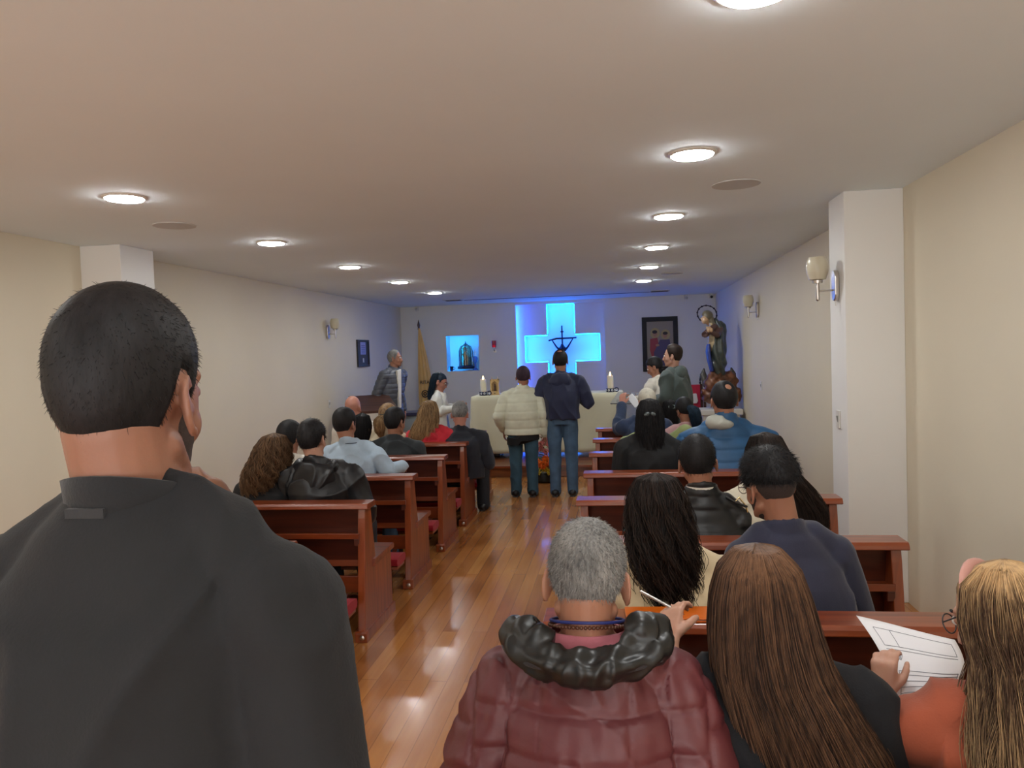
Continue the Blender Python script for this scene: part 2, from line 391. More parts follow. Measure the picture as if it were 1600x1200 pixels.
# ------------------------------------------------------------------ benches
RED = mat('red_velvet', srgb(150, 8, 30), 0.85, vary=.12, scale=20, sheen=.08, bump=.1)
def bench(x0, x1, yb, label, group, visible=True):
    t = empty('pew', ((x0 + x1) / 2, yb, 0)); tag(t, label, 'bench', group)
    h = (x1 - x0) / 2; T = .81
    prof = [(-.10, 0), (.47, 0), (.47, .42), (.17, .42), (.155, .47), (.10, T - .035), (.0, T - .035), (-.012, T - .09), (-.05, .40)]
    for s in (-1, 1):
        xo = s * (h - .015); xi = s * (h - .06)
        e = MB().prism(prof, min(xo, xi), max(xo, xi)); e.build('end_panel', PEW_END, t, bevel=.004)
    for s in (-1, 1):
        xo = s * (h - .0); xi = s * (h - .075)
        MB().prism([(-.11, 0), (.48, 0), (.48, .055), (.47, .065), (-.10, .065), (-.11, .055)], min(xo, xi), max(xo, xi)).build('foot', PEW_END, t, bevel=.003)
    MB().prism([(-.035, T - .03), (-.03, T - .012), (-.02, T), (.115, T), (.125, T - .012), (.12, T - .035), (-.02, T - .035)], -h - .01, h + .01).build('top_rail', PEW, t, bevel=.003)
    MB().prism([(.045, T - .035), (.07, T - .035), (.125, .43), (.10, .43)], -h + .05, h - .05).build('back_panel', PEW_IN, t)
    sh = MB().prism([(-.035, .60), (.085, .60), (.085, .615), (-.02, .615), (-.022, .632), (-.035, .632)], -h + .05, h - .05)
    sh.build('book_shelf', PEW, t, bevel=.002)
    for s in (-1, 1):
        MB().box(min(s * (h - .05), s * (h - .085)), max(s * (h - .05), s * (h - .085)), -.03, .03, .555, .60).build('shelf_bracket', PEW_IN, t, bevel=.004)
    MB().prism([(.09, .40), (.10, .445), (.49, .45), (.505, .437), (.50, .415), (.10, .405)], -h - .0, h + .0).build('seat', PEW, t, bevel=.003)
    MB().box(-h + .05, h - .05, .42, .44, .32, .405).build('seat_apron', PEW_IN, t)
    MB().box(-h + .06, h - .06, .02, .045, .26, .36).build('lower_rail', PEW, t, bevel=.003)
    k = MB().box(-h + .03, h - .03, -.37, -.19, .215, .24).build('kneeler', PEW, t, bevel=.004)
    c = MB(); n = 12
    c.rings([[(x, -.28 + .105 * math.copysign(abs(math.cos(2 * math.pi * i / n)) ** .5, math.cos(2 * math.pi * i / n)), .268 + .032 * math.copysign(abs(math.sin(2 * math.pi * i / n)) ** .5, math.sin(2 * math.pi * i / n))) for i in range(n)] for x in (-h + .025, -h + .035, h - .035, h - .025)])
    c.build('kneeler_cushion', RED, k, True)
    for s in (-1, 1):
        MB().prism([(-.36, .0), (-.20, .0), (-.20, .2), (-.06, .24), (-.06, .28), (-.20, .218), (-.36, .218)], min(s * (h - .12), s * (h - .15)), max(s * (h - .12), s * (h - .15))).build('kneeler_bracket', PEW_IN, t)
        MB().ell((s * (h - .03), -.10, .03), (.022, .014, .022)).build('corner_cap', CHROME, t, True)
    return t
LB = [3.38, 4.40, 5.42, 6.45, 7.40, 8.45]
lbl = ['reddish wooden pew mostly hidden behind the nearest standing man', 'nearest fully seen left pew, behind the man with black hooded jacket',
       'left pew whose seat end shows beneath the man in light blue shirt', 'left pew behind the man in plain dark jacket',
       'left pew behind the blonde woman in red', 'front pew of the left side with red ribbon at its aisle end']
for y, lb in zip(LB, lbl): bench(-2.80, -1.51 if y > 4 else -1.57, y, lb, 'pews left of the aisle')
RB = [1.45, 2.45, 3.47, 4.45, 5.42, 6.47, 7.47, 8.47]
lbl = ['pew under the man in burgundy jacket, at the bottom edge', 'pew with sheet of paper hanging over its top rail',
       'right pew standing by the pillar, small pale box on its shelf', 'right pew with turquoise ring lying on its shelf', 'right pew behind the man in blue padded jacket',
       'right pew behind the person in green top', 'right pew, second from the altar', 'front pew of the right side, nearest the altar']
for y, lb in zip(RB, lbl): bench(-.255, 1.20 if y > 2 else 1.25, y, lb, 'pews right of the aisle')
# ------------------------------------------------------------------ altar and things around it
def text(body, size, loc, rot, m, name='lettering', parent=None, ext=.001, align='CENTER'):
    cu = bpy.data.curves.new(name, 'FONT'); cu.body = body; cu.size = size; cu.extrude = ext; cu.align_x = align; cu.align_y = 'CENTER'
    t = bpy.data.objects.new('tmp', cu); col.objects.link(t)
    me = bpy.data.meshes.new_from_object(t.evaluated_get(bpy.context.evaluated_depsgraph_get())); bpy.data.objects.remove(t); bpy.data.curves.remove(cu)
    me.materials.clear(); o = link(name, me, m, parent); o.location = loc; o.rotation_euler = rot
    return o
AY = 10.95
aL, aR = at(736, 622, AY).x, at(974, 612, AY).x
AZ = 1.055; aD = .75; am = (aL + aR) / 2
CLOTH = mat('ivory_altar_cloth', srgb(222, 220, 192), .85, vary=.03, scale=5, sheen=.2, bump=.08, bscale=150)
t = empty('altar', (am, AY, .15)); tag(t, 'long altar table hidden beneath an ivory cloth on the platform', 'altar')
hw_ = (aR - aL) / 2
MB().box(-hw_ + .02, hw_ - .02, .02, aD - .02, .84, .895).build('tabletop', DARKWOOD, t)
for x in (-hw_ + .25, hw_ - .25):
    MB().box(x - .12, x + .12, .18, aD - .18, 0, .84).build('leg', DARKWOOD, t, bevel=.01)
def drape(x0, x1, y0, y1, zt, zb, amp=.012, nx=120, seed=3):
    """open cloth box: a top and four hanging sides with soft folds"""
    per = []
    R = .04
    corners = [(x0, y0), (x1, y0), (x1, y1), (x0, y1)]
    N = nx * 2
    L_ = [x1 - x0, y1 - y0, x1 - x0, y1 - y0]; tot = sum(L_)
    for i in range(N):
        d = tot * i / N; k = 0
        while d > L_[k]: d -= L_[k]; k += 1
        a, b = corners[k], corners[(k + 1) % 4]; f = d / L_[k]
        per.append((a[0] + (b[0] - a[0]) * f, a[1] + (b[1] - a[1]) * f, k, d, L_[k]))
    cx, cy_ = (x0 + x1) / 2, (y0 + y1) / 2
    nrm = [(0, -1), (1, 0), (0, 1), (-1, 0)]
    rings = []
    for j in range(14):
        f = j / 13.0; z = zt + (zb - zt) * f
        r = []
        for i, (x, y, k, d, l) in enumerate(per):
            n = nrm[k]
            wv = amp * f * (math.sin(d * 9 + k + seed) + .6 * math.sin(d * 21 + 2 * seed)) 
            ce = min(d, l - d); cor = math.exp(-(ce / .06) ** 2) * f * .05
            off = .004 + .02 * f + wv * (1 - math.exp(-(ce / .1) ** 2)) + cor
            dr = 0.012 * math.exp(-(f / .04) ** 2)
            r.append((x + n[0] * (off - dr) , y + n[1] * (off - dr), z + .010 * f * math.sin(d * 5 + seed)))
        rings.append(r)
    top = [(cx + (x - cx) * .985, cy_ + (y - cy_) * .96, zt + .006) for x, y, *_ in per]
    mb = MB(); mb.rings([top] + rings, False); mb.f.append(tuple(range(len(per)))[::-1])
    return mb
cl_ = drape(aL, aR, AY, AY + aD, AZ - .003, .235)
o = cl_.build('altar_cloth', CLOTH, None, True); tag(o, 'ivory cloth draped over the long altar table', 'tablecloth')
sm = o.modifiers.new('solid', 'SOLIDIFY'); sm.thickness = .003
# candles
FLAME = emit('candle_flame', (1.0, .62, .25), 14); WAX = mat('candle_wax', srgb(245, 235, 215), .5, sss=.3)
NAVY = mat('glazed_navy', srgb(28, 34, 70), .25); CER = mat('white_ceramic', srgb(226, 228, 232), .2)
for px, lb in ((755.5, 'lit white candle on the altar beside the small wooden shrine'), (954, 'lit white candle at the right end of the altar')):
    p = at(px, 610, AY + .2); t = empty('candle', (p.x, AY + .2, AZ + .004)); tag(t, lb, 'candle', 'altar candles')
    MB().lathe([(.042, .05), (.045, .16), (.041, .235), (.033, .24), (.005, .232)], 24).build('wax', WAX, t, True)
    MB().lathe([(.003, .232), (.012, .246), (.013, .258), (.006, .28), (.001, .295)], 12).build('flame', FLAME, t, True)
    h = MB().lathe([(.03, 0), (.062, .006), (.072, .03), (.066, .056), (.045, .058), (.045, .03)], 28).build('holder', NAVY, t, True)
    MB().torus((.085, -.0, .036), .028, .007, M=Matrix.Rotation(math.pi / 2, 3, 'X')).build('handle', NAVY, h, True)
    sw = MB()
    for k in range(4):
        a = math.radians(-150 + 40 * k); sw.torus((.071 * math.cos(a), .071 * math.sin(a), .032), .012, .0035, 14, 6, Matrix.Rotation(a, 3, 'Z') @ Matrix.Rotation(math.pi / 2, 3, 'Y'))
    sw.build('white_swirl', CER, h, True)
# small wooden shrine on the altar
OAK = wood('pale_wood', srgb(196, 160, 98), srgb(226, 192, 130), .5, .2, 2)
p = at(773, 612, AY + .22); t = empty('wooden_shrine', (p.x, AY + .22, AZ + .004)); tag(t, 'small pale wooden shrine box with arched opening, standing on the altar', 'shrine')
sb = MB(); W_, H_ = .066, .235
sb.box(-W_, W_, 0, .07, 0, .012); sb.box(-W_, -W_ + .022, 0, .07, .012, H_); sb.box(W_ - .022, W_, 0, .07, .012, H_); sb.box(-W_, W_, 0, .07, H_ - .02, H_)
sb.box(-W_ + .02, W_ - .02, .05, .07, .012, H_); sb.box(-W_ + .02, W_ - .02, 0, .05, .012, .06)
for s in (-1, 1): sb.prism([(s * .046, .16), (s * .046, H_ - .02), (0, H_ - .02), (s * .012, .195), (s * .034, .18)][::s], 0, .012, 'y')
sb.build('box', OAK, t, bevel=.002)
fg = MB(); fg.lathe([(.004, .06), (.02, .062), (.017, .09), (.012, .11), (.016, .13), (.010, .148), (.004, .15)], 16, (0, .03, 0)); fg.ell((0, .03, .16), (.0105, .0105, .013))
fg.build('figurine', DARKWOOD, t, True)
fi = MB(); 
for x in (-.045, .045): fi.lathe([(.005, 0), (.006, .01), (.002, .026), (.004, .032), (.001, .04)], 10, (x, .035, H_))
fi.build('finial', OAK, t, True)
MB().box(-.008, .008, -.003, 0, .022, .034).build('plaque', DARKWOOD, t)

# crucifix on the wall cross
BRZ = mat('dark_bronze', srgb(40, 34, 52), .45, .5)
p = at(877.5, 545, YF - .02); t = empty('crucifix', (p.x, YF + .22, 1.12)); tag(t, 'dark crucifix with bowed crossbar hanging on the blue lit cross', 'crucifix')
z_ = lambda y: at(877, y, YF).z - 1.12
MB().tube([(0, 0, 0), (0, 0, z_(509))], [.016, .014], 10).build('shaft', BRZ, t, True)
MB().tube([(-.25, 0, z_(531)), (-.1, 0, z_(530) + .02), (.1, 0, z_(530) + .02), (.26, 0, z_(528))], .016, 10).build('crossbar', BRZ, t, True)
cp = MB(); zb = z_(530)
for s in (-1, 1): cp.tube([(s * .2, -.02, zb - .0), (s * .11, -.035, zb - .14), (s * .055, -.04, zb - .2)], [.012, .018, .024], 10)
cp.tube([(0, -.04, zb - .17), (0, -.05, zb - .3), (0.01, -.04, zb - .42)], [(.06, .035), (.045, .03), (.05, .034)], 14)
for s in (-1, 1): cp.tube([(s * .025 + .01, -.045, zb - .42), (s * .02 + .02, -.08, zb - .6), (0, -.03, zb - .78)], [.034, .026, .014], 10)
cp.ell((0.0, -.06, zb - .13), (.035, .04, .05))
cp.remesh('corpus', BRZ, t, voxel=.008, smooth=2)
MB().box(-.03, .03, -.012, .012, z_(518) - .012, z_(518) + .014).build('title_plate', BRZ, t)

# tabernacle in the niche
GOLD = mat('aged_gold', (0.75, .52, .25), .3, .9, vary=.25, scale=30); GL = mat('clear_glass', (1, 1, 1), .03, trans=1.0)
nx, nz = (NX0 + NX1) / 2, NZ0
struct(MB().box(NX0, NX1, YF + .0, YF + .42, NZ0 - .0, NZ0 + .004).build('trim_5', WHITEP))
t = empty('tabernacle', (nx + .03, YF + .2, nz + .006)); tag(t, 'lantern shaped tabernacle with glass domed cover in the blue lit niche', 'tabernacle')
MB().lathe([(.15, 0), (.17, .01), (.165, .05), (.14, .06), (.14, .07), (.002, .07)], 32, (0, 0, .03)).build('base', BRZ, t, True)
bx = MB().lathe([(.075, .1), (.078, .12), (.075, .42), (.05, .46), (.002, .47)], 24); bx.build('cylinder', GOLD, t, True)
rl = MB(); rl.ell((0, -.072, .36), (.022, .015, .026)); rl.tube([(0, -.075, .34), (0, -.08, .24), (0, -.075, .16)], [(.03, .012), (.022, .012), (.034, .014)], 10)
rl.tube([(-.05, -.07, .32), (-.02, -.08, .27), (.02, -.08, .28), (.05, -.07, .33)], .01, 8); rl.remesh('relief_figure', GOLD, t, voxel=.006, smooth=2)
MB().lathe([(.128, .1), (.13, .36), (.12, .43), (.08, .485), (.03, .505), (.002, .508)], 32, cap=False).build('glass_dome', mat('bluish_glass', (.85, .92, 1), .02, trans=1.0), t, True)
MB().lathe([(.002, .50), (.018, .507), (.012, .53), (.004, .56), (.001, .575)], 12).build('finial', BRZ, t, True)
for k in range(8):
    a = math.tau * k / 8 + .2; q = [(.131 * math.cos(a), .131 * math.sin(a), z) for z in (.09, .25, .37)] + [(.1 * math.cos(a), .1 * math.sin(a), .46), (.02 * math.cos(a), .02 * math.sin(a), .51)]
    MB().tube(q, .006, 8).build('post', BRZ, t, True)
for p, sc_, lb in (((NX0 + .09, YF + .06), 1.0, 'small dark cup left of the tabernacle in the niche'),):
    t = empty('cup', (p[0], p[1], nz + .006)); tag(t, lb, 'cup'); MB().lathe([(.03, 0), (.035, .01), (.042, .09), (.038, .09), (.03, .015), (.002, .012)], 20).build('bowl', NAVY, t, True)
    MB().torus((.05, 0, .05), .022, .005, 16, 6, Matrix.Rotation(math.pi / 2, 3, 'X')).build('handle', NAVY, t, True)
t = empty('votive_figure', (NX1 - .11, YF + .16, nz + .006)); tag(t, 'slender glass ornament right of the tabernacle in the niche', 'ornament')
MB().lathe([(.05, 0), (.055, .02), (.02, .04), (.018, .12), (.045, .19), (.05, .24), (.03, .27), (.002, .275)], 20).build('body', mat('blue_crystal', (.2, .4, 1), .1, trans=.5), t, True)
MB().box(-.004, .004, -.004, .004, .27, .40).add(*[[(-.03, -.004, .345), (.03, -.004, .345), (.03, .004, .345), (-.03, .004, .345), (-.03, -.004, .353), (.03, -.004, .353), (.03, .004, .353), (-.03, .004, .353)], [(0, 3, 2, 1), (4, 5, 6, 7), (0, 1, 5, 4), (1, 2, 6, 5), (2, 3, 7, 6), (3, 0, 4, 7)]]).build('cross', CHROME, t)

# sanctuary lamp
p = at(773, 541, YF); t = empty('sanctuary_lamp', (p.x, YF, p.z)); tag(t, 'small red glass sanctuary lamp on white altar wall', 'lamp')
MB().lathe([(.035, -.03), (.042, 0), (.045, .06), (.044, .105), (.038, .105), (.036, 0), (.03, -.025), (.002, -.028)], 24, (0, -.08, 0)).build('glass', mat('ruby_glass', srgb(190, 20, 50), .15, trans=.35), t, True)
MB().lathe([(.002, -.02), (.024, -.018), (.024, .02), (.002, .022)], 16, (0, -.08, 0)).build('candle', emit('votive_glow', (1, .55, .5), 5), t, True)
MB().tube([(0, 0, -.09), (0, -.05, -.095), (0, -.08, -.06), (0, -.08, -.03)], .009, 8).build('bracket', CHROME, t, True)
MB().lathe([(.03, -.034), (.04, -.03), (.04, -.022)], 20, (0, -.08, 0)).build('holder', CHROME, t, True)
MB().prism([(-.025, -.12), (.025, -.12), (.025, -.05), (-.025, -.05)], -.008, 0, 'y').build('wall_plate', CHROME, t, bevel=.003)

# flag
FY = 13.9; p0 = at(654, 503, FY); t = empty('flag', (p0.x, FY, .15)); tag(t, 'furled yellow flag with dark lettering on a standing pole', 'flag')
FL = mat('yellow_silk', srgb(226, 180, 104), .6, vary=.06, scale=6, stretch=(6, 6, 1), sheen=.3)
zt = p0.z - .15
MB().tube([(0.02, 0, 0), (0, 0, zt - .15)], .014, 10).build('pole', DARKWOOD, t, True)
MB().lathe([(.002, zt - .16), (.022, zt - .14), (.02, zt - .10), (.028, zt - .06), (.004, zt + .04)], 12).build('finial', DARKWOOD, t, True)
MB().lathe([(.16, 0), (.16, .02), (.05, .05), (.03, .1), (.02, .1)], 24).build('foot', DARKWOOD, t, True)
R_ = []
zs_ = [zt - .12, zt - .3, zt - .7, zt - 1.1, zt - 1.35, zt - 1.58]; ws_ = [.02, .05, .11, .155, .17, .165]
for z, w_ in zip(zs_, ws_):
    r = []
    for i in range(64):
        a = math.tau * i / 64; q = 1 + .13 * math.sin(9 * a + z * 1.5)
        r.append((w_ * .55 + w_ * .75 * q * math.cos(a), -.02 + w_ * .45 * q * math.sin(a), z - .05 * math.cos(a) * (z < zt - 1.3)))
    R_.append(r)
MB().rings(R_).build('cloth', FL, t, True)
LET = mat('dark_flag_lettering', srgb(40, 36, 36), .7)
for s_, dz, sz in (('RITA', 1.12, .085), ('1955', 1.53, .07)):
    text(s_, sz, (.1, -.112, zt - dz), (math.pi / 2, 0, 0), LET, parent=t, ext=.004)
t2 = MB().torus((.10, -.115, zt - 1.33), .06, .009, 24, 6, Matrix.Rotation(math.pi / 2, 3, 'X')).torus((.10, -.115, zt - 1.33), .025, .009, 20, 6, Matrix.Rotation(math.pi / 2, 3, 'X')).build('emblem', LET, t, True)

# framed picture at right, framed notice at left
def flat_frame(name, c, u, n, w_, h_, fw, parts, label, cat, matf, mat_in):
    """frame with centre c, width axis u, facing n"""
    u = Vector(u); n = Vector(n); z = Vector((0, 0, 1))
    M = Matrix((u, n * -1, z)).transposed().to_4x4(); M.translation = c
    t = empty(name); t.matrix_world = M; tag(t, label, cat)
    f = MB(); 
    for q in ((-w_, w_, h_ - fw, h_), (-w_, w_, -h_, -h_ + fw), (-w_, -w_ + fw, -h_ + fw, h_ - fw), (w_ - fw, w_, -h_ + fw, h_ - fw)): f.box(q[0], q[1], -.03, 0, q[2], q[3])
    f.build('frame', matf, t, bevel=.004)
    MB().box(-w_ + fw, w_ - fw, -.012, -.004, -h_ + fw, h_ - fw).build('mount', mat_in, t)
    for q in parts: q(t)
    return t
BLKF = mat('black_frame', srgb(14, 16, 24), .6)
pc = at(1031.5, 535, YF); pw = (at(1059, 530, YF).x - at(1003, 530, YF).x) / 2
def ell_p(name, x, z, rx, rz, m, d=.016):
    def f(t): MB().prism([(x + rx * math.cos(math.tau * i / 28), z + rz * math.sin(math.tau * i / 28)) for i in range(28)][::-1], -d, -.011, 'y').build(name, m, t)
    return f
def poly_p(name, pts, m, d=.015):
    def f(t): MB().prism(pts[::-1], -d, -.011, 'y').build(name, m, t)
    return f
PR = mat('painted_red', srgb(164, 66, 72), .6); PB = mat('painted_violet', srgb(84, 76, 112), .6); PS = mat('painted_skin', srgb(176, 132, 108), .6); PD = mat('painted_dark_hair', srgb(50, 44, 52), .6); PG = mat('painted_gold', srgb(176, 156, 110), .5)
flat_frame('framed_picture', (pc.x, YF - .001, pc.z - .03), (1, 0, 0), (0, -1, 0), pw, .5, .085, [
    ell_p('halo', -.09, .20, .085, .10, PG, .014), ell_p('halo', .1, .17, .085, .095, PG, .014),
    poly_p('robe', [(-.18, .1), (-.05, .12), (-.02, -.05), (.02, -.38), (-.12, -.4), (-.19, -.1)], PR), poly_p('robe', [(.0, .08), (.17, .08), (.21, -.2), (.2, -.4), (-.1, -.4), (-.12, -.15)], PB, .017),
    ell_p('head', -.09, .19, .042, .055, PS, .018), ell_p('head', .09, .16, .04, .052, PS, .018), ell_p('hair', -.095, .225, .046, .032, PD, .019), ell_p('hair', .095, .195, .045, .03, PD, .019), ell_p('hand', -.05, -.02, .035, .022, PS, .019)],
    'black framed religious picture on altar wall behind the man in grey hoodie', 'picture', BLKF, mat('picture_ground', srgb(150, 140, 128), .5))
pc = at(566, 552, 9.6); 
yy = [XL / (CB @ np.array([px - 800.0, 600.0 - 552, -FPX]))[0] * (CB @ np.array([px - 800.0, 600.0 - 552, -FPX]))[1] for px in (557, 575)]
yc = sum(yy) / 2; z0 = at(566, 573, yc).z; z1 = at(566, 531, yc).z
LCD = mat('violet_notice_paper', srgb(150, 150, 205), .4); TXT = mat('notice_print', srgb(70, 70, 130), .6)
t = flat_frame('framed_notice', (XL + .001, yc, (z0 + z1) / 2), (0, 1, 0), (1, 0, 0), abs(yy[1] - yy[0]) / 2, (z1 - z0) / 2, .03, [
    poly_p('notice', [(-.13, -.02), (.13, -.02), (.13, .18), (-.13, .18)], LCD, .016), poly_p('plaque', [(-.03, -.15), (.03, -.15), (.03, -.08), (-.03, -.08)], mat('silver_plaque', srgb(205, 205, 205), .4), .016)],
    'narrow dark framed notice with blue paper on the left wall', 'notice', mat('charcoal_frame', srgb(44, 40, 40), .4), mat('charcoal_mount', srgb(60, 54, 52), .5))
for k in range(5): MB().box(-.09, .09, -.018, -.015, .12 - k * .03, .13 - k * .03).build('print_line', TXT, t)

# wall sconces
SHADE = mat('opal_glass', srgb(222, 214, 190), .3, trans=.15)
def sconce(loc, rz, label):
    t = empty('wall_sconce', loc, rz); tag(t, label, 'wall lamp', 'wall sconces')    # +y points away from the wall
    pl = MB(); n = 24
    pl.prism([(.045 * math.cos(math.tau * i / n), .055 * math.sin(math.tau * i / n) + (.045 if math.sin(math.tau * i / n) > 0 else -.045)) for i in range(n)], 0, .028, 'y')
    pl.build('wall_plate', CHROME, t, bevel=.006)
    MB().tube([(0, .02, -.03), (0, .125, -.03)], .006, 10).build('arm', CHROME, t, True)
    MB().tube([(0, .125, -.085), (0, .125, .02)], .012, 12).build('stem', CHROME, t, True)
    MB().lathe([(.014, .02), (.032, .022), (.034, .038), (.028, .042)], 20, (0, .125, 0)).build('cup', CHROME, t, True)
    MB().lathe([(.03, .04), (.052, .045), (.066, .085), (.071, .12), (.066, .16), (.054, .19), (.05, .188), (.062, .155), (.066, .12), (.06, .085), (.045, .052), (.02, .046)], 28, (0, .125, 0), cap=False).build('glass_shade', SHADE, t, True)
    MB().tube([(0, .015, -.1), (0, .014, -.13)], [.004, .002], 8).build('pull_chain', CHROME, t, True)
def wallY(px, py, X):
    d = CB @ np.array([px - 800.0, 600.0 - py, -FPX]); t_ = X / d[0]; return d[1] * t_, CAM_Z + d[2] * t_
y_, z_2 = wallY(1306, 447, 1.435); sconce((1.434, 5.28, z_2), math.pi / 2, 'opal glass wall sconce mounted on the right pillar')
y_, z_2 = wallY(1185, 484, XR); sconce((XR, y_, z_2), math.pi / 2, 'opal glass wall sconce on right wall beyond the pillar')
y_, z_2 = wallY(511, 519, XL); sconce((XL, y_, z_2), -math.pi / 2, 'opal glass wall sconce on left wall before the framed notice')
# switches
def switch(loc, rz, label):
    t = empty('light_switch', loc, rz); tag(t, label, 'switch', 'wall switches')
    MB().box(-.035, .035, 0, .009, -.058, .058).build('plate', WHITEP, t, bevel=.003)
    MB().prism([(.009, -.02), (.016, .02), (.009, .022)], -.012, .012).build('rocker', mat('grey_rocker', srgb(150, 148, 142), .4), t)
switch((1.434, 5.3, wallY(1312, 655, 1.435)[1]), math.pi / 2, 'white light switch halfway down the right pillar')
y_, z_2 = wallY(1190, 603, XR); switch((XR, y_, z_2), math.pi / 2, 'white light switch on right wall beyond the pillar')
y_, z_2 = wallY(514, 631, XL); switch((XL, y_, z_2), -math.pi / 2, 'white light switch on left wall below the sconce')

# lectern at left (ambo)
p = at(592, 640, 10.6); t = empty('lectern', (p.x - .12, 10.7, .15), math.radians(35)); tag(t, 'dark wooden lectern with slanted top before the man in grey padded jacket', 'lectern')
MB().prism([(-.26, .74), (.2, .94), (.2, .98), (-.26, .78)], -.3, .3).build('reading_top', DARKWOOD, t, bevel=.004)
MB().prism([(-.08, .03), (.10, .03), (.14, .9), (-.2, .76)], -.22, .22).build('body', PEW_IN, t, bevel=.006)
MB().prism([(-.105, .06), (-.085, .06), (-.235, .745), (-.255, .745)], -.24, .24).build('front_panel', WHITEP, t)
MB().box(-.28, .28, -.24, .22, 0, .04).build('base', DARKWOOD, t, bevel=.006)
# low cabinet beside it
p = at(655, 645, 12.3); t = empty('side_table', (p.x, 12.3, .15)); tag(t, 'low table with grey cloth and dark top against the altar wall at left', 'table')
zt = p.z - .15
MB().box(-.5, .45, -.2, .3, zt - .03, zt + .02).build('tabletop', mat('navy_top', srgb(52, 52, 84), .3), t, bevel=.004)
drape(-.46, .41, -.17, .27, zt - .03, .05, .01, 60).build('skirt', mat('grey_skirt', srgb(150, 158, 160), .8), t, True)
# clear lectern at right
p = at(983, 640, 10.0); t = empty('clear_lectern', (p.x, 9.9, 0), -.3); tag(t, 'clear acrylic lectern beside right end of the altar', 'lectern')
ACR = mat('acrylic', (.9, .93, .95), .12, trans=.9)
MB().box(-.16, .16, -.01, .01, .02, 1.02).build('panel', ACR, t, bevel=.003)
MB().prism([(-.15, .98), (.18, 1.1), (.18, 1.112), (-.15, .992)], -.2, .2).build('reading_top', ACR, t)
MB().box(-.2, .2, -.15, .15, 0, .02).build('base', ACR, t)
# celebrant chair
p = at(1090, 602, 12.4); t = empty('armchair', (p.x - .19, 12.4, .15)); tag(t, 'red upholstered chair with dark finials beside the statue', 'chair')
RC = mat('red_upholstery', srgb(186, 34, 62), .7, vary=.05); zt = p.z - .15
MB().box(-.25, .25, .2, .27, .5, zt).build('backrest', RC, t, bevel=.01)
MB().box(-.27, .27, -.25, .25, .42, .5).build('seat', RC, t, bevel=.02)
for s in (-1, 1):
    l = MB().box(s * .27 - .02, s * .27 + .02, .21, .26, 0, zt + .01); l.build('back_post', DARKWOOD, t)
    MB().lathe([(.012, 0), (.02, .02), (.008, .04), (.016, .06), (.003, .13)], 12, (s * .255, .235, zt + .01)).build('finial', BLACKM, t, True)
    MB().box(s * .27 - .02, s * .27 + .02, -.25, -.21, 0, .68).build('leg', DARKWOOD, t)
    MB().box(s * .27 - .025, s * .27 + .025, -.27, .24, .68, .71).build('armrest', DARKWOOD, t, bevel=.008)
t = MB().prism([(-.12, zt - .3), (.19, zt - .3), (.21, zt - .26), (.19, zt - .14), (-.12, zt - .14)], .17, .199, 'y').build('cloth', mat('white_linen', srgb(232, 232, 228), .8), None, bevel=.01)
t.location = (p.x - .19, 12.4, .15); tag(t, 'folded white cloth hanging on the red chair', 'cloth')

# ------------------------------------------------------------------ statue
SX = at(1121, 560, 11.6); t = empty('statue', (SX.x, 11.55, 0)); tag(t, 'painted statue of a robed praying woman with halo by the right wall', 'statue')
ROBE = mat('statue_green_mantle', srgb(66, 74, 70), .35, vary=.25, scale=14, coat=.3); DRESS = mat('statue_cream_gown', srgb(176, 156, 120), .4, vary=.2, scale=12, coat=.3)
BLU = mat('statue_blue_lining', srgb(50, 66, 140), .4, coat=.3); FLESH = mat('statue_flesh', srgb(206, 170, 132), .4, coat=.3); ANG = mat('statue_gilt_cloud', srgb(112, 70, 46), .45, .2, vary=.6, scale=9, coat=.2)
Z = lambda y: at(1120, y, 11.55).z
k = 11.55 / 1200.0
X = lambda px, y: at(px, y, 11.55).x - SX.x
# mantle, body
b = MB()
def sring(y, pl, pr, dep, yo=0.0):
    x0, x1 = X(pl, y), X(pr, y); cx, rx = (x0 + x1) / 2, (x1 - x0) / 2; n = 26
    return [(cx + rx * math.cos(math.tau * i / n), yo + dep * math.sin(math.tau * i / n), Z(y)) for i in range(n)]
b.rings([sring(588, 1112, 1132, .1, -.03), sring(572, 1107, 1134, .15, -.03), sring(550, 1106, 1135, .17, -.03), sring(530, 1107, 1134, .16, -.02), sring(518, 1108, 1135, .13), sring(508, 1109, 1133, .11), sring(501, 1112, 1127, .08), sring(498, 1112, 1120, .05)])
fn = lambda co, no: .012 * np.sin(co[:, 0] * 60 + co[:, 2] * 14 + 2 * np.sin(co[:, 2] * 9)) 
b.remesh('mantle', ROBE, t, voxel=.012, smooth=3, fn=fn)
g_ = MB(); g_.rings([sring(592, 1112, 1126, .09, -.03), sring(560, 1108, 1122, .07, -.06), sring(535, 1105, 1119, .08, -.09), sring(515, 1106, 1118, .07, -.07), sring(502, 1108, 1116, .05, -.04)])
g_.remesh('gown', DRESS, t, voxel=.012, smooth=3, fn=fn)
g_ = MB(); g_.rings([sring(580, 1108, 1114, .09, -.10), sring(562, 1103, 1111, .11, -.11), sring(548, 1101, 1109, .1, -.11), sring(537, 1103, 1109, .06, -.09)]); g_.remesh('lining', BLU, t, voxel=.012, smooth=3)
h = MB(); hc = Vector((X(1102.5, 495), -.05, Z(495.5)))
h.ell(hc, (.062, .075, .085)); h.ell(hc + Vector((-.03, -.02, -.045)), (.04, .045, .05)); h.ell(hc + Vector((-.07, -.02, -.02)), (.012, .01, .016)); h.tube([hc + Vector((.0, .0, -.05)), (X(1112, 505), -.02, Z(506))], [.04, .05], 12)
h.remesh('face', FLESH, t, voxel=.008, smooth=2)
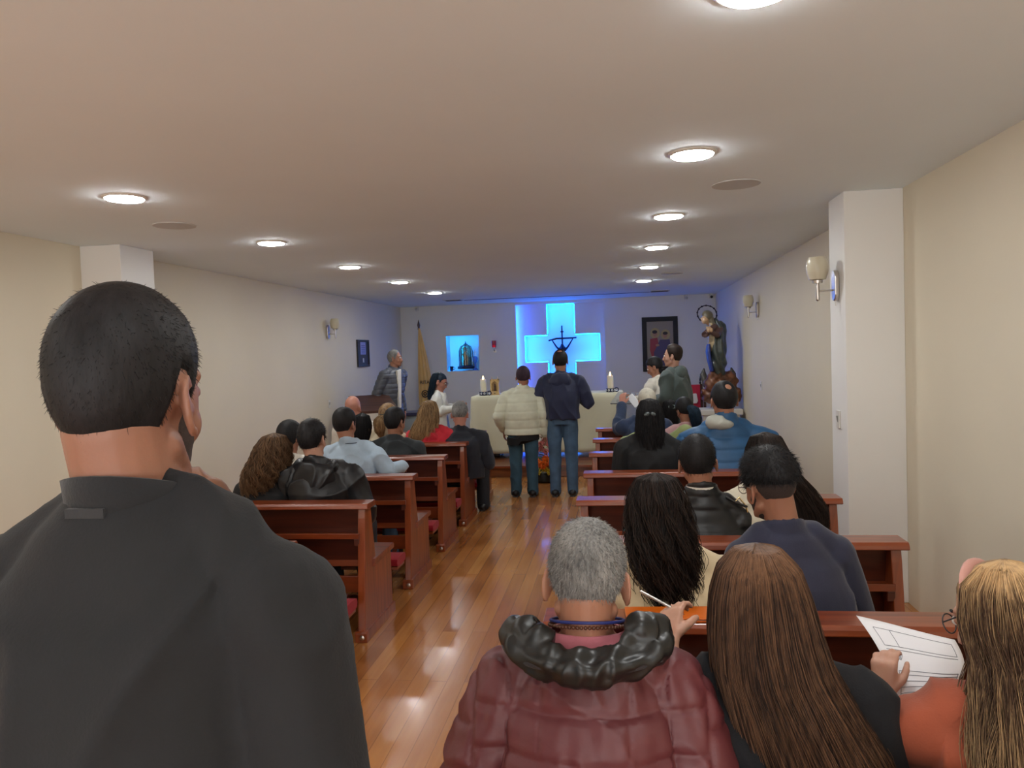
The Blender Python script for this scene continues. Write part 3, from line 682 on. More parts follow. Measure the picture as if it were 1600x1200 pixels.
v = MB(); v.ell(hc + Vector((.02, .012, .02)), (.085, .095, .085)); v.tube([hc + Vector((.045, .01, .0)), hc + Vector((.09, .01, -.09)), (X(1124, 510), .0, Z(512))], [(.06, .07), (.05, .07), (.05, .07)], 14)
v.remesh('veil', mat('statue_veil', srgb(112, 104, 84), .4, vary=.15, coat=.3), t, voxel=.01, smooth=2)
a_ = MB(); a_.tube([(X(1115, 512), -.1, Z(511)), (X(1098, 524), -.2, Z(523)), (X(1106, 516), -.24, Z(517))], [.05, .05, .035], 12); a_.tube([(X(1124, 515), -.08, Z(515)), (X(1118, 526), -.2, Z(524)), (X(1107, 519), -.25, Z(519))], [.05, .045, .03], 12)
a_.remesh('sleeves', mat('statue_brown_sleeve', srgb(92, 66, 62), .4, vary=.2, coat=.3), t, voxel=.01, smooth=2)
a_ = MB()
for s in (-1, 1): 
    a_.ell((X(1106, 517) + s * .018, -.27, Z(516)), (.025, .022, .035))
    for q in range(4): a_.tube([(X(1106, 517) + s * .018 - .02 + q * .012, -.275, Z(516)), (X(1103, 512) + s * .012 - .015 + q * .01, -.28, Z(511))], [.009, .007], 8)
a_.remesh('hands', FLESH, t, voxel=.006, smooth=1)
hm = Matrix.Rotation(math.radians(65), 3, 'X') 
MB().torus(hc + Vector((.02, .04, .05)), .14, .008, 36, 6, Matrix.Rotation(math.radians(12), 3, 'Y') @ hm).build('halo', BRZ, t, True)
st = MB()
for i in range(14):
    a = math.tau * i / 14; q = Matrix.Rotation(math.radians(12), 3, 'Y') @ hm @ Vector((.14 * math.cos(a), .14 * math.sin(a), 0)); st.ell(hc + Vector((.02, .04, .05)) + q, (.014, .014, .014), n=8, k=5)
st.build('halo_star', BRZ, t, True)
cl2 = MB()
for i, (px, y, r, d) in enumerate([(1118, 588, .12, -.05), (1128, 592, .13, 0), (1140, 590, .09, -.02), (1112, 600, .12, -.05), (1125, 606, .15, -.06), (1138, 604, .12, 0), (1145, 596, .08, 0), (1110, 618, .12, 0), (1130, 622, .16, -.04), (1148, 620, .1, 0), (1100, 612, .05, -.02), (1152, 612, .06, 0)]):
    cl2.ell((X(px, y), d, Z(y)), (r, r * .9, r))
for y in (590, 600, 612): cl2.tube([(X(1116, y), -.1, Z(y)), (X(1126, y + 5), -.16, Z(y + 8)), (X(1138, y + 2), -.12, Z(y + 4))], .035, 8)
cl2.remesh('angel_cloud', ANG, t, voxel=.012, smooth=2, fn=lambda co, no: .01 * np.sin(co[:, 0] * 50) * np.sin(co[:, 2] * 44 + 1) )
wg = MB()
for s, px in ((-1, 1104), (1, 1141)):
    wg.tube([(X(px, 600), .02, Z(600)), (X(px + s * 5, 592), .04, Z(584)), (X(px + s * 3, 600), .05, Z(576))], [(.06, .02), (.05, .015), (.015, .01)], 12)
wg.remesh('wings', mat('statue_dark_wing', srgb(70, 66, 62), .4, coat=.3), t, voxel=.008, smooth=2)
ped = MB(); ped.box(-.26, .26, -.24, .2, .15, Z(640) - .06); ped.box(-.3, .3, -.28, .22, Z(640) - .06, Z(640) + .02); ped.box(-.3, .3, -.28, .22, .15, .25)
ped.build('pedestal', WHITEP, t, bevel=.01)
t.location.x = min(SX.x, 1.45)

# ------------------------------------------------------------------ flowers before the step
FX = at(850, 745, 9.75); t = empty('flower_arrangement', (FX.x, 9.8, 0)); tag(t, 'tall arrangement of pink and orange flowers on the floor before the altar', 'flowers')
MB().lathe([(.09, 0), (.12, .02), (.13, .1), (.115, .13), (.002, .12)], 24).build('bowl', mat('dark_pot', srgb(34, 38, 34), .4), t, True)
LEAF = mat('leaf_green', srgb(60, 104, 48), .5, vary=.3, scale=20); 
lf = MB(); R2 = random.Random(5)
for i in range(110):
    a = R2.uniform(0, math.tau); z = R2.uniform(.1, .52); r = (.21 - .3 * abs(z - .18)) * R2.uniform(.5, 1.0); l = R2.uniform(.05, .1)
    p = Vector((r * math.cos(a), r * math.sin(a) * .8, z)); d = Vector((math.cos(a + R2.uniform(-.8, .8)), math.sin(a), R2.uniform(-.2, 1.0))).normalized()
    lf.tube([p - d * l * .5, p, p + d * l * .6], [(.002, .004), (.003, .018), (.001, .003)], 6)
lf.build('leaves', LEAF, t, True)
def flower(name, p, d, r, m, mc, parent, n=6, lay=2):
    d = Vector(d).normalized(); q = d.to_track_quat('Z', 'Y').to_matrix()
    f = MB()
    for l in range(lay):
        for i in range(n):
            a = math.tau * (i + l * .5) / n; e = .35 + .5 * l
            u = Vector((math.cos(a), math.sin(a), 0))
            pts = [q @ (u * .1 * r), q @ (u * r * .6 * (1 - .2 * l) + Vector((0, 0, r * .25 * (1 + l)))), q @ (u * r * (1 - .25 * l) + Vector((0, 0, r * e)))]
            f.tube([Vector(p) + x for x in pts], [(r * .12, .003), (r * .36, .004), (r * .1, .002)], 8)
    o = f.build(name, m, parent, True); c = MB().ell(Vector(p) + d * r * .25, (r * .2,) * 3, n=8, k=6).build('flower_centre', mc, o, True)
    return o
OR = mat('orange_petal', srgb(240, 130, 50), .5, vary=.15, scale=30); PK = mat('pink_petal', srgb(226, 150, 150), .5, vary=.15, scale=30); YE = mat('yellow_petal', srgb(214, 200, 70), .5); WHP = mat('white_petal', srgb(240, 238, 226), .5); YC = mat('flower_heart', srgb(150, 100, 30), .7)
for i in range(9): flower('orange_flower', (R2.uniform(-.09, .09), -.10 - R2.uniform(0, .06), R2.uniform(.2, .32)), (R2.uniform(-.5, .5), -1, .5), .05, OR, YC, t)
for i in range(8): flower('pink_flower', (R2.uniform(-.09, .09), -.08 - R2.uniform(0, .05), R2.uniform(.36, .55)), (R2.uniform(-.5, .5), -1, .6), .045, PK, YC, t)
for i in range(8): flower('yellow_flower', (R2.uniform(-.17, .17), -.12, R2.uniform(.12, .19)), (R2.uniform(-.6, .6), -1, .4), .04, YE, YC, t)
for i in range(4): flower('white_flower', (R2.uniform(-.04, .1), -.05, R2.uniform(.5, .62)), (R2.uniform(-.4, .4), -1, .5), .05, WHP, YC, t)
# things on the pews
p = at(985, 806, 4.45); 
tag(MB().torus((p.x, 4.450, .6245), .035, .008, 28, 8).build('bracelet', mat('turquoise_plastic', srgb(60, 176, 190), .35), None, True), 'turquoise ring shaped bracelet lying on the book shelf of a pew', 'bracelet')
t = empty('tissue_box', (1.02, 3.36, .26)); t.location = (.98, 3.50, .26 + .1); tag(t, 'small pale cardboard box with a slot on the lower rail of a pew', 'box')
MB().box(-.07, .07, -.045, .045, 0, .105).build('box', mat('pale_card', srgb(176, 130, 108), .6), t, bevel=.003)
MB().box(-.03, .02, -.05, -.044, .07, .085).build('slot', BLACKM, t)
t = MB().tube([(0, -.08, .40), (.012, -.10, .3), (.0, -.1, .2)], [.006, .008, .008], 8).tube([(0, -.1, .2), (-.015, -.11, .12), (-.03, -.1, .08)], [(.004, .012), (.004, .018), (.003, .016)], 8).tube([(0, -.1, .2), (.02, -.11, .13), (.03, -.1, .1)], [(.004, .012), (.004, .018), (.003, .016)], 8).torus((0, -.1, .2), .022, .007, 16, 6, Matrix.Rotation(math.pi / 2, 3, 'X')).build('ribbon', mat('red_ribbon', srgb(220, 50, 50), .5), None, True)
t.location = (-1.49, 8.47, .18); tag(t, 'red ribbon tied to aisle end of the front left pew', 'ribbon')
t = empty('folder', (.16, 2.50, .812), math.radians(3)); tag(t, 'glossy orange folder lying on pew rail beside the man in burgundy', 'folder')
OF = mat('orange_folder', srgb(214, 104, 24), .3, vary=.08, scale=4, coat=.4)
MB().box(-.16, .12, -.07, .05, 0, .004).build('cover', OF, t, bevel=.001); MB().box(-.155, .115, -.065, .045, .0045, .008).build('pages', WHITEP, t); MB().box(-.16, .12, -.07, .05, .0085, .012).build('front_cover', OF, t, bevel=.001)
# ------------------------------------------------------------------ building people
def vn(co, f, seed=0, n=7):
    r = np.random.RandomState(seed); out = np.zeros(len(co))
    for i in range(n):
        d = r.normal(size=3); d /= np.linalg.norm(d); k = f * r.uniform(.6, 1.7)
        out += np.sin(co @ d * k + r.uniform(0, 6.28) + 1.3 * np.sin(co @ np.roll(d, 1) * k * .45))
    return out / n
def cloth_fn(amp=.009, f=22, seed=0, fine=.0015):
    def fn(co, no): return amp * (2.2 * (1 - np.abs(vn(co * [1, 1, .55], f, seed, 4))) ** 3 - .5) + fine * vn(co, 70, seed + 1)
    return fn
def puffer_fn(sp=.07, puff=.014, seed=0, vert=()):
    def fn(co, no):
        z = co[:, 2] + .012 * vn(co, 9, seed)
        d = np.abs(((z / sp) % 1.0) - .5) * 2            # 1 at the seam
        o = puff * (1 - d ** 4)
        for x in vert: o = np.minimum(o, puff * np.minimum(1, np.abs(co[:, 0] - x) / .018))
        near = np.clip(d, 0, 1) ** 2
        return o - puff * .5 + .0035 * vn(co * [1, 1, .35], 75, seed + 3) * near + .003 * vn(co, 25, seed + 5)
    return fn
def strand_mesh(name, P, rad, m, parent, tone):
    """P: (N, K, 3) strand paths; three-sided tapering hairs in one mesh"""
    N, K, _ = P.shape
    T = np.gradient(P, axis=1); T /= np.linalg.norm(T, axis=2, keepdims=True) + 1e-9
    A = np.cross(T, np.array([.31, .9, .3])); A /= np.linalg.norm(A, axis=2, keepdims=True) + 1e-9
    B_ = np.cross(T, A)
    V = []
    for k in range(3):
        a = 2 * np.pi * k / 3
        V.append(P + (A * math.cos(a) + B_ * math.sin(a)) * np.asarray(rad)[None, :, None])
    V = np.stack(V, 2).reshape(-1, 3)                    # N, K, 3
    i = (np.arange(N)[:, None] * K + np.arange(K - 1)[None, :])[:, :, None] * 3
    j = np.arange(3)[None, None, :]
    a = i + j; b = i + (j + 1) % 3
    F = np.stack([a, b, b + 3, a + 3], -1).reshape(-1, 4)
    me = bpy.data.meshes.new(name); nf = len(F)
    me.vertices.add(len(V)); me.vertices.foreach_set('co', V.astype(np.float32).ravel())
    me.loops.add(nf * 4); me.loops.foreach_set('vertex_index', F.astype(np.int32).ravel())
    me.polygons.add(nf); me.polygons.foreach_set('loop_start', (np.arange(nf) * 4).astype(np.int32)); me.polygons.foreach_set('use_smooth', [True] * nf)
    me.update()
    t = me.attributes.new('tone', 'FLOAT', 'POINT')
    tt = np.broadcast_to(tone if np.ndim(tone) == 2 else np.asarray(tone)[:, None], (N, K))
    t.data.foreach_set('value', np.repeat(tt.reshape(-1), 3).astype(np.float32))
    return link(name, me, m, parent)
def set_tone(o, fn):
    me = o.data; co = np.empty(len(me.vertices) * 3, np.float32); me.vertices.foreach_get('co', co); co = co.reshape(-1, 3)
    t = me.attributes.new('tone', 'FLOAT', 'POINT'); t.data.foreach_set('value', np.clip(np.broadcast_to(fn(co), len(co)), 0, 1).astype(np.float32))

SKULL = [((0, -.014, .026), (.0735, .095, .090)), ((0, .020, -.008), (.064, .073, .095)), ((0, .028, -.06), (.052, .056, .052))]
def skull_r(D):
    out = np.zeros(len(D))
    for c, r in SKULL:
        c = np.array(c); r = np.array(r)
        d = D / r; o = -c / r
        a = (d * d).sum(1); b = 2 * (d * o).sum(1); cc_ = (o * o).sum() - 1
        disc = b * b - 4 * a * cc_; t = np.where(disc > 0, (-b + np.sqrt(np.maximum(disc, 0))) / (2 * a), 0); out = np.maximum(out, t)
    return out
def dirs(az, el):
    """az 0 = face, + = towards the person's left ear (x negative), degrees"""
    return np.stack([-np.sin(az) * np.cos(el), np.cos(az) * np.cos(el), np.sin(el)], -1)
def interp_az(az, tab):
    a = np.abs((np.degrees(az) + 180) % 360 - 180); return np.interp(a, [t[0] for t in tab], [t[1] for t in tab])
HAIRLINE = [(0, .066), (30, .070), (52, .05), (66, .018), (74, -.012), (82, -.012), (88, .02), (100, .024), (112, -.012), (125, -.05), (180, -.072)]
HAIRLINE_HIGH = [(0, .095), (30, .085), (52, .055), (66, .018), (74, -.012), (82, -.012), (88, .02), (100, .024), (112, -.012), (125, -.045), (180, -.065)]
def head_shell(name, M, s, m, parent, thick, line=HAIRLINE, n=72, k=44, tone=lambda co: .5, soft=.012, extra=None, rough=0.0, seed=0):
    """shell over the skull above a hairline: thick(az, el, z) gives its thickness"""
    az = np.linspace(0, 2 * np.pi, n, endpoint=False); el = np.linspace(math.radians(89), math.radians(-68), k)
    AZ_, EL = np.meshgrid(az, el); a = AZ_.ravel(); e = EL.ravel()
    D = dirs(a, e); r = skull_r(D); z = D[:, 2] * r
    mk = np.clip((z - interp_az(a, line)) / soft, -1, 1)
    if extra is not None: mk = np.minimum(mk, extra(a, e, D * r[:, None]))
    th = thick(a, e, z) * np.clip(mk, 0, 1) ** .5 + np.minimum(mk, 0) * .008
    P = D * (r + th)[:, None]
    if rough: P += D * (rough * vn(P, 260, seed) + rough * vn(P, 120, seed + 1))[:, None] * np.clip(mk, 0, 1)[:, None]
    P = P * s
    keep = mk > -.98; F = []
    for j in range(k - 1):
        for i in range(n):
            q = (j * n + i, (j + 1) * n + i, (j + 1) * n + (i + 1) % n, j * n + (i + 1) % n)
            if any(keep[x] for x in q): F.append(q)
    F.append(tuple(range(n)))
    me = bpy.data.meshes.new(name); M3 = np.array(M.to_3x3()); P = P @ M3.T + np.array(M.translation)
    me.from_pydata(P.tolist(), [], F); 
    me.polygons.foreach_set('use_smooth', [True] * len(me.polygons)); me.update()
    o = link(name, me, m, parent); set_tone(o, tone); return o
def short_strands(name, M, s, m, parent, line, N, L, lift, thick, seed=0, extra=None, tone=.5, r0=.0005, flow=1.0):
    """short combed hairs lying on the head shell"""
    R = np.random.RandomState(seed); a = R.uniform(0, 2 * np.pi, N * 2); e = np.arcsin(R.uniform(-.75, 1, N * 2))
    D = dirs(a, e); r = skull_r(D); z = D[:, 2] * r; ok = z > interp_az(a, line) + .002
    if extra is not None: ok &= extra(a, e, D * r[:, None]) > 0
    a, e, D, r, z = a[ok][:N], e[ok][:N], D[ok][:N], r[ok][:N], z[ok][:N]; N = len(a)
    th = thick(a, e, z); P0 = D * (r + th - .003)[:, None]
    t = np.cross(np.cross(D, [0, -.35, 1.0]), D) * -1; t /= np.linalg.norm(t, axis=1, keepdims=True) + 1e-6
    t = t * flow + R.normal(size=t.shape) * .35; K = 4
    P = np.stack([P0 + (t * L * (k / (K - 1)) + D * lift * math.sin(1.5 * k / (K - 1)))  for k in range(K)], 1) * s
    M3 = np.array(M.to_3x3()); P = P @ M3.T + np.array(M.translation)
    return strand_mesh(name, P, [r0, r0, r0 * .8, r0 * .3], m, parent, np.clip(R.normal(tone, .22, N), 0, 1))

def ear(mb, M, s, side):
    Q = M @ Matrix.Translation(Vector((side * .0755, -.004, -.012)) * s) @ Matrix.Rotation(side * math.radians(24), 4, 'Z') @ Matrix.Rotation(math.radians(10), 4, 'X') @ Matrix.Rotation(math.radians(side * -8), 4, 'Y')
    k = len(mb.v)
    mb.ell((side * .002, -.004, 0), (.0055, .016, .027), n=14, k=8)
    pts = []
    pts = []
    for d in (40, 65, 90, 115, 140, 165, 190, 215, 240, 262):
        a = math.radians(d); rr = .031 if d < 190 else .029
        pts.append((side * .006, -.003 + .019 * math.cos(a), rr * math.sin(a)))
    mb.tube([Vector(p) * 1.0 for p in pts], [.0042, .005, .0052, .0052, .005, .0048, .0045, .0045, .005, .0065], 8)
    mb.ell((side * .004, .010, -.004), (.006, .005, .009), n=8, k=6)
    for i in range(k, len(mb.v)): mb.v[i] = tuple(Q @ (Vector(mb.v[i]) * s))
def head_prims(mb, M, s, face=True, ears=True):
    k = len(mb.v)
    for c, r in SKULL: mb.ell(c, r, n=28, k=18)
    mb.ell((0, .066, -.09), (.024, .02, .02)); 
    for x in (-1, 1):
        mb.ell((x * .036, .046, -.03), (.026, .028, .028)); mb.tube([(x * .045, .064, .026), (x * .018, .082, .024)], [.009, .010], 8)
        mb.ell((x * .011, .098, -.036), (.008, .010, .007)); mb.tube([(x * .05, .0, -.055), (x * .03, .055, -.085)], [.018, .016], 10)
        mb.ell((x * .031, .076, .008), (.015, .010, .009))
    mb.tube([(0, .084, .018), (0, .096, -.012), (0, .104, -.032)], [.0075, .0095, .0115], 10)
    mb.tube([(-.022, .078, -.056), (0, .088, -.054), (.022, .078, -.056)], [.004, .0065, .004], 8); mb.tube([(-.018, .078, -.064), (0, .086, -.066), (.018, .078, -.064)], [.004, .0065, .004], 8)
    for i in range(k, len(mb.v)): mb.v[i] = tuple(M @ (Vector(mb.v[i]) * s))
    if ears:
        for x in (-1, 1): ear(mb, M, s, x)
def hand(mb, W, d, n, side, curl=.5, s=1.0, pinch=False):
    """W wrist, d finger direction, n palm normal, side +1 right hand"""
    d = Vector(d).normalized(); n = Vector(n); n = (n - d * n.dot(d)).normalized(); ac = d.cross(n).normalized() * side     # towards the thumb for a right hand palm n
    W = Vector(W)
    mb.tube([W - d * .02 * s, W + d * .02 * s, W + d * .055 * s, W + d * .088 * s], [(.024 * s, .018 * s), (.027 * s, .016 * s), (.036 * s, .0135 * s), (.038 * s, .012 * s)], 14) if False else None
    u = ac
    for q in (-.026, -.009, .009, .026): mb.tube([W + u * q * .6 * s, W + u * q * s + d * .085 * s], [.0145 * s, .0115 * s], 10)
    for i, (q, L, r) in enumerate(((.028, .070, .0088), (.0095, .080, .009), (-.0095, .074, .0086), (-.028, .058, .0078))):
        p = W + u * q * s + d * .084 * s; a = 0; pts = [p]; e = d + u * q * 1.2
        cu = curl * (1.5 if (pinch and i == 0) else 1) * (1 + .1 * i)
        for f, st in ((.45, .55), (.3, .85), (.25, .7)):
            a += cu * st; dirn = (e.normalized() * math.cos(a) + n * math.sin(a)); p = p + dirn * L * f * s; pts.append(p)
        mb.tube(pts, [r * s, r * .95 * s, r * .88 * s, r * .75 * s], 10)
    b = W + u * .022 * s + d * .02 * s
    t1 = b + (u * .55 + d * .7 + n * .35).normalized() * .04 * s; t2 = t1 + (u * .15 + d * .9 + n * (.3 + .5 * curl)).normalized() * .03 * s; t3 = t2 + (d * .8 - u * .15 + n * (.3 + curl * .8)).normalized() * .024 * s
    mb.tube([b, t1, t2, t3], [.014 * s, .012 * s, .0105 * s, .008 * s], 10)

def euler(h): return Matrix.Rotation(math.radians(h[0]), 4, 'Z') @ Matrix.Rotation(math.radians(h[1]), 4, 'X') @ Matrix.Rotation(math.radians(h[2]), 4, 'Y')
SKIN = {k: mat('skin_' + k, c, .5, sss=.15, vary=.06, scale=18, bump=.05, bscale=180) for k, c in dict(tan=srgb(166, 116, 92), light=srgb(192, 146, 124), brown=srgb(140, 96, 76), rosy=srgb(184, 128, 110)).items()}
LIP = mat('lips', srgb(160, 84, 78), .4); EYEW = mat('eye_white', srgb(225, 220, 212), .2); IRIS = mat('dark_iris', srgb(36, 24, 18), .15)
H_BLACK = hairmat('black_hair', srgb(13, 12, 13), srgb(44, 42, 44), .42)
H_DARK = hairmat('dark_brown_hair', srgb(20, 15, 14), srgb(66, 50, 42), .4)
H_BROWN = hairmat('brown_hair', srgb(38, 24, 18), srgb(128, 92, 66), .36)
H_CURL = hairmat('curly_brown_hair', srgb(48, 32, 24), srgb(140, 108, 78), .42)
H_BLOND = hairmat('blonde_hair', srgb(74, 52, 38), srgb(212, 174, 126), .36)
H_GREY = hairmat('grey_hair', srgb(62, 62, 62), srgb(186, 184, 180), .5, 2.0)
H_SILVER = hairmat('silver_hair', srgb(134, 130, 120), srgb(214, 208, 192), .5)
H_BLUE = hairmat('blue_black_hair', srgb(14, 20, 30), srgb(46, 70, 92), .38)
DENIM = mat('blue_denim', srgb(72, 98, 124), .85, vary=.2, scale=9, bump=.15, bscale=300)
DENIM2 = mat('teal_denim', srgb(56, 88, 106), .85, vary=.15, scale=9, bump=.15, bscale=300)
TROU = mat('dark_trousers', srgb(34, 36, 42), .85, vary=.1, scale=9)
SHOE = mat('black_shoe', srgb(24, 24, 26), .45)

class P: pass
def person(label, Y, px, py, pose='sit', body=None, yaw=0, head=(0, 0, 0), s=1.0, sh=.19, bulk=1.0, floor=0.0, vox=.009, skin='tan', lean=.03,
           top=None, hz=1.04, nk=1.0, g=.014, fn=None, hem=None, collar='crew', neck_mat=None, legs=TROU, armL=None, armR=None, hs=1.0, handL=None, handR=None, sleeve=1.0, slope=.075,
           c7=.275, eyes=False, ears=True, shoes=SHOE, topname='jacket', tvox=None, chair=.455, ch=None, tr=.24):
    """one seated or standing figure; px, py = top of the head in the photograph, body = pixel column of the spine"""
    o = P(); topP = at(px, py, Y + lean); HT = topP.z - floor
    bx = at(body if body else px, 650, Y)
    root = empty('person', (bx.x, Y, floor), math.radians(yaw)); tag(root, label, 'person'); o.root = root; o.s = s
    Ry = Matrix.Rotation(math.radians(-yaw), 3, 'Z')
    hof = Ry @ Vector((topP.x - bx.x, lean, 0))
    M = Matrix.Translation((hof.x, hof.y + .0, HT - .118 * s)) @ euler(head) @ Matrix.Diagonal((1, 1, hz, 1)); o.M = M
    # keep the crown at the given height when the head is bowed
    crown = M @ (Vector((0, -.014, .115)) * s); M = Matrix.Translation((0, 0, HT - crown.z - .004)) @ M; o.M = M; o.HT = HT
    hc = M.translation
    C7 = Vector((hof.x * .55, hof.y * .8 - .012, HT - c7 * s)); o.C7 = C7
    zS = C7.z - slope; sit = pose == 'sit'
    zh = chair + .085 if sit else .53 * HT; o.zS = zS; o.zh = zh
    S = [Vector((x * sh + C7.x * .8, C7.y + .005, zS - .012)) for x in (-1, 1)]; o.S = S
    def path_y(t): return C7.y * t ** 1.5 - .012 * math.sin(math.pi * min(1, t))
    def torso(mb, g, zb=None, open_top=False, wide=1.0):
        k = sh / .19; sp = []
        if zb is None: zb = zh - .08
        tb = [(-.2, .172, .12), (0, .168 * 1.0, .12), (.25, .152 * bulk, .115 * bulk), (.5, .158 * bulk, .12 * bulk), (.75, .165 * k, .12), (.9, .168 * k, .105), (1.0, .150 * k, .085)]
        R = []; n = 28
        def ring(z, t, rx, ry):
            x = C7.x * max(0, min(1, t)) ** 1.3; y = path_y(max(0, min(1, t))); pw = .85
            return [(x + (rx + g) * math.copysign(abs(math.cos(math.tau * i / n)) ** pw, math.cos(math.tau * i / n)), y + (ry + g) * math.copysign(abs(math.sin(math.tau * i / n)) ** pw, math.sin(math.tau * i / n)), z) for i in range(n)]
        if zb < zh - .09: R.append(ring(zb, 0, .172 * wide, .125 * wide))
        for t, rx, ry in tb:
            z = zh + (zS - zh) * t
            if z < zb: continue
            R.append(ring(z, t, rx * (1 + (wide - 1) * max(0, 1 - t * 2)), ry))
        if open_top: R.append(ring(C7.z - slope * .5, 1, .10, .06)); R.append(ring(C7.z - slope * .4, 1, .05, .03))
        else: R.append(ring(C7.z - slope * .3, 1, .092 * k ** .5, .068)); R.append(ring(C7.z + .004, 1, .05, .045))
        mb.rings(R)
        for i, x in enumerate((-1, 1)):
            mb.tube([C7 + Vector((x * (.075 if open_top else .035), .0, -.020 - (.067 if open_top else 0))), (C7 + S[i]) * .5 + Vector((0, 0, slope * tr)), S[i] + Vector((0, 0, .004))], [.036 + g * .3, .044 + g * .5, .048 + g * .6], 14)
            mb.ell(S[i] + Vector((-x * .010, 0, -.016)), (.054 + g * .8, .058 + g, .056 + g * .8))
    if sit: dE = [Vector((x * (sh + .045), C7.y * .5 + .03, zS - .27)) for x in (-1, 1)]; dW = [Vector((x * .09, .27, zh + .12)) for x in (-1, 1)]; dd = [(-x * .4, 1, -.35) for x in (-1, 1)]
    else: dE = [Vector((x * (sh + .05), -.04, zS - .29)) for x in (-1, 1)]; dW = [Vector((x * (sh + .045), .03, zS - .545)) for x in (-1, 1)]; dd = [(0, .12, -1)] * 2
    E, W = list(dE), list(dW)
    for i, a in enumerate((armL, armR)):
        if a: E[i], W[i] = [(Ry @ (q - root.location) if isinstance(q, Vector) else Vector(q)) for q in a]
    o.E, o.W = E, W
    b = MB(); head_prims(b, M, s, ears=ears)
    b.tube([M @ (Vector((0, -.026, -.03)) * s), (M @ (Vector((0, -.02, -.085)) * s)) * .5 + (C7 + Vector((0, .012, 0))) * .5, C7 + Vector((0, .012, -.02))], [(.054 * s * nk, .056 * s * nk), (.054 * s * nk, .055 * s * nk), (.064 * s * nk, .060 * s * nk)], 18)
    torso(b, -.012)
    for i, x in enumerate((-1, 1)):
        b.tube([S[i] - Vector((0, 0, .012)), E[i]], [.044, .038], 12); b.tube([E[i], E[i] * .6 + W[i] * .4, W[i]], [.040, .039, .026], 12)
        h_ = (handL, handR)[i]; dv = dd[i]; nn = (-x, 0, 0) if not sit else (0, -.2, -1); cu = .45
        if h_: dv, nn, cu = h_
        hand(b, W[i] + Vector(dv).normalized() * .01, dv, nn, x, cu, s * hs)
    hips = [Vector((x * .088, .0, zh)) for x in (-1, 1)]
    if sit: kn = [Vector((x * .12, .43, zh - .02)) for x in (-1, 1)]; an = [Vector((x * .12, .37, .085)) for x in (-1, 1)]
    else: kn = [Vector((x * .095, .02, zh * .54)) for x in (-1, 1)]; an = [Vector((x * .10, -.01, .085)) for x in (-1, 1)]
    o.an = an
    for i in (0, 1):
        b.tube([hips[i], kn[i]], [.064, .042], 12); b.tube([kn[i], kn[i] * .65 + an[i] * .35, an[i]], [.042, .042, .030], 12); b.tube([an[i] + Vector((0, -.02, -.035)), an[i] + Vector((0, .11, -.055))], [(.03, .032), (.032, .02)], 10)
    b.remesh('body', SKIN[skin], root, voxel=vox, smooth=2 if vox < .007 else 1)
    # clothes
    if top is not None:
        j = MB(); torso(j, g, hem if hem is not None else zh - (.06 if sit else .12), wide=1.06, open_top=collar is None)
        for i in (0, 1):
            Wc = E[i] + (W[i] - E[i]) * (sleeve - .04)
            j.tube([S[i], S[i] * .5 + E[i] * .5, E[i]], [.052 + g, .050 + g, .043 + g], 14)
            j.tube([E[i], E[i] * .5 + Wc * .5, Wc], [.043 + g, .040 + g, .030 + g * .9], 14)
        if collar in ('stand', 'shirt', 'hood', 'crew'):
            hh = dict(stand=.042, shirt=.03, hood=.02, crew=.012)[collar] if ch is None else ch
            fw = Vector((hc.x - C7.x, hc.y - C7.y, 0)) * .25
            rr = dict(stand=.068, shirt=.063, hood=.07, crew=.064)[collar] * s * nk
            rg = []
            for q in range(3):
                f = q / 2; c_ = C7 + Vector((0, .010, -.03)) + fw * f
                rg.append([(c_.x + (rr - (.006 if neck_mat else -.008) * (1 - f)) * math.cos(math.tau * i / 24), c_.y + (rr + .004 - (.008 * (1 - f) if neck_mat else 0)) * math.sin(math.tau * i / 24), c_.z + (hh + .03) * f - .028 * f * math.sin(math.tau * i / 24)) for i in range(24)])
            kc = MB(); 
            if neck_mat is not None:
                kc.rings(rg, False); oc = kc.build('collar', neck_mat, root, True); sd = oc.modifiers.new('t', 'SOLIDIFY'); sd.thickness = .007; sd.offset = 1
            else:
                pts = rg[2]
                for i in range(24): j.tube([pts[i], pts[(i + 1) % 24]], [.009, .009], 6); j.tube([rg[1][i], pts[i]], [.012, .008], 6)
        o.top = j.remesh(topname, top, root, voxel=tvox or max(.008, vox), smooth=4, fn=fn or cloth_fn(seed=int(px)))
    if legs is not None:
        l = MB(); l.rings([[(.155 * math.cos(math.tau * i / 24), .115 * math.sin(math.tau * i / 24), z) for i in range(24)] for z in (zh - .06, zh + .03, zh + .10)])
        for i in (0, 1):
            l.tube([hips[i], kn[i] * .5 + hips[i] * .5, kn[i]], [.094, .086, .072], 14); l.tube([kn[i], kn[i] * .5 + an[i] * .5, an[i] + Vector((0, 0, -.03))], [.072, .068, .064], 14)
        l.remesh('trousers', legs, root, voxel=max(.010, vox), smooth=3, fn=cloth_fn(.004, 26, int(px) + 3))
    for i in (0, 1):
        f = MB(); a = an[i]; f.tube([(a.x, a.y - .05, .045), (a.x, a.y + .04, .045), (a.x + .012 * math.copysign(1, a.x), a.y + .13, .036), (a.x + .02 * math.copysign(1, a.x), a.y + .185, .03)], [(.042, .044), (.046, .044), (.05, .034), (.038, .026)], 14)
        f.box(a.x - .03, a.x + .03, a.y - .08, a.y - .0, .0, .03)
        f.build('shoe', shoes, root, True)
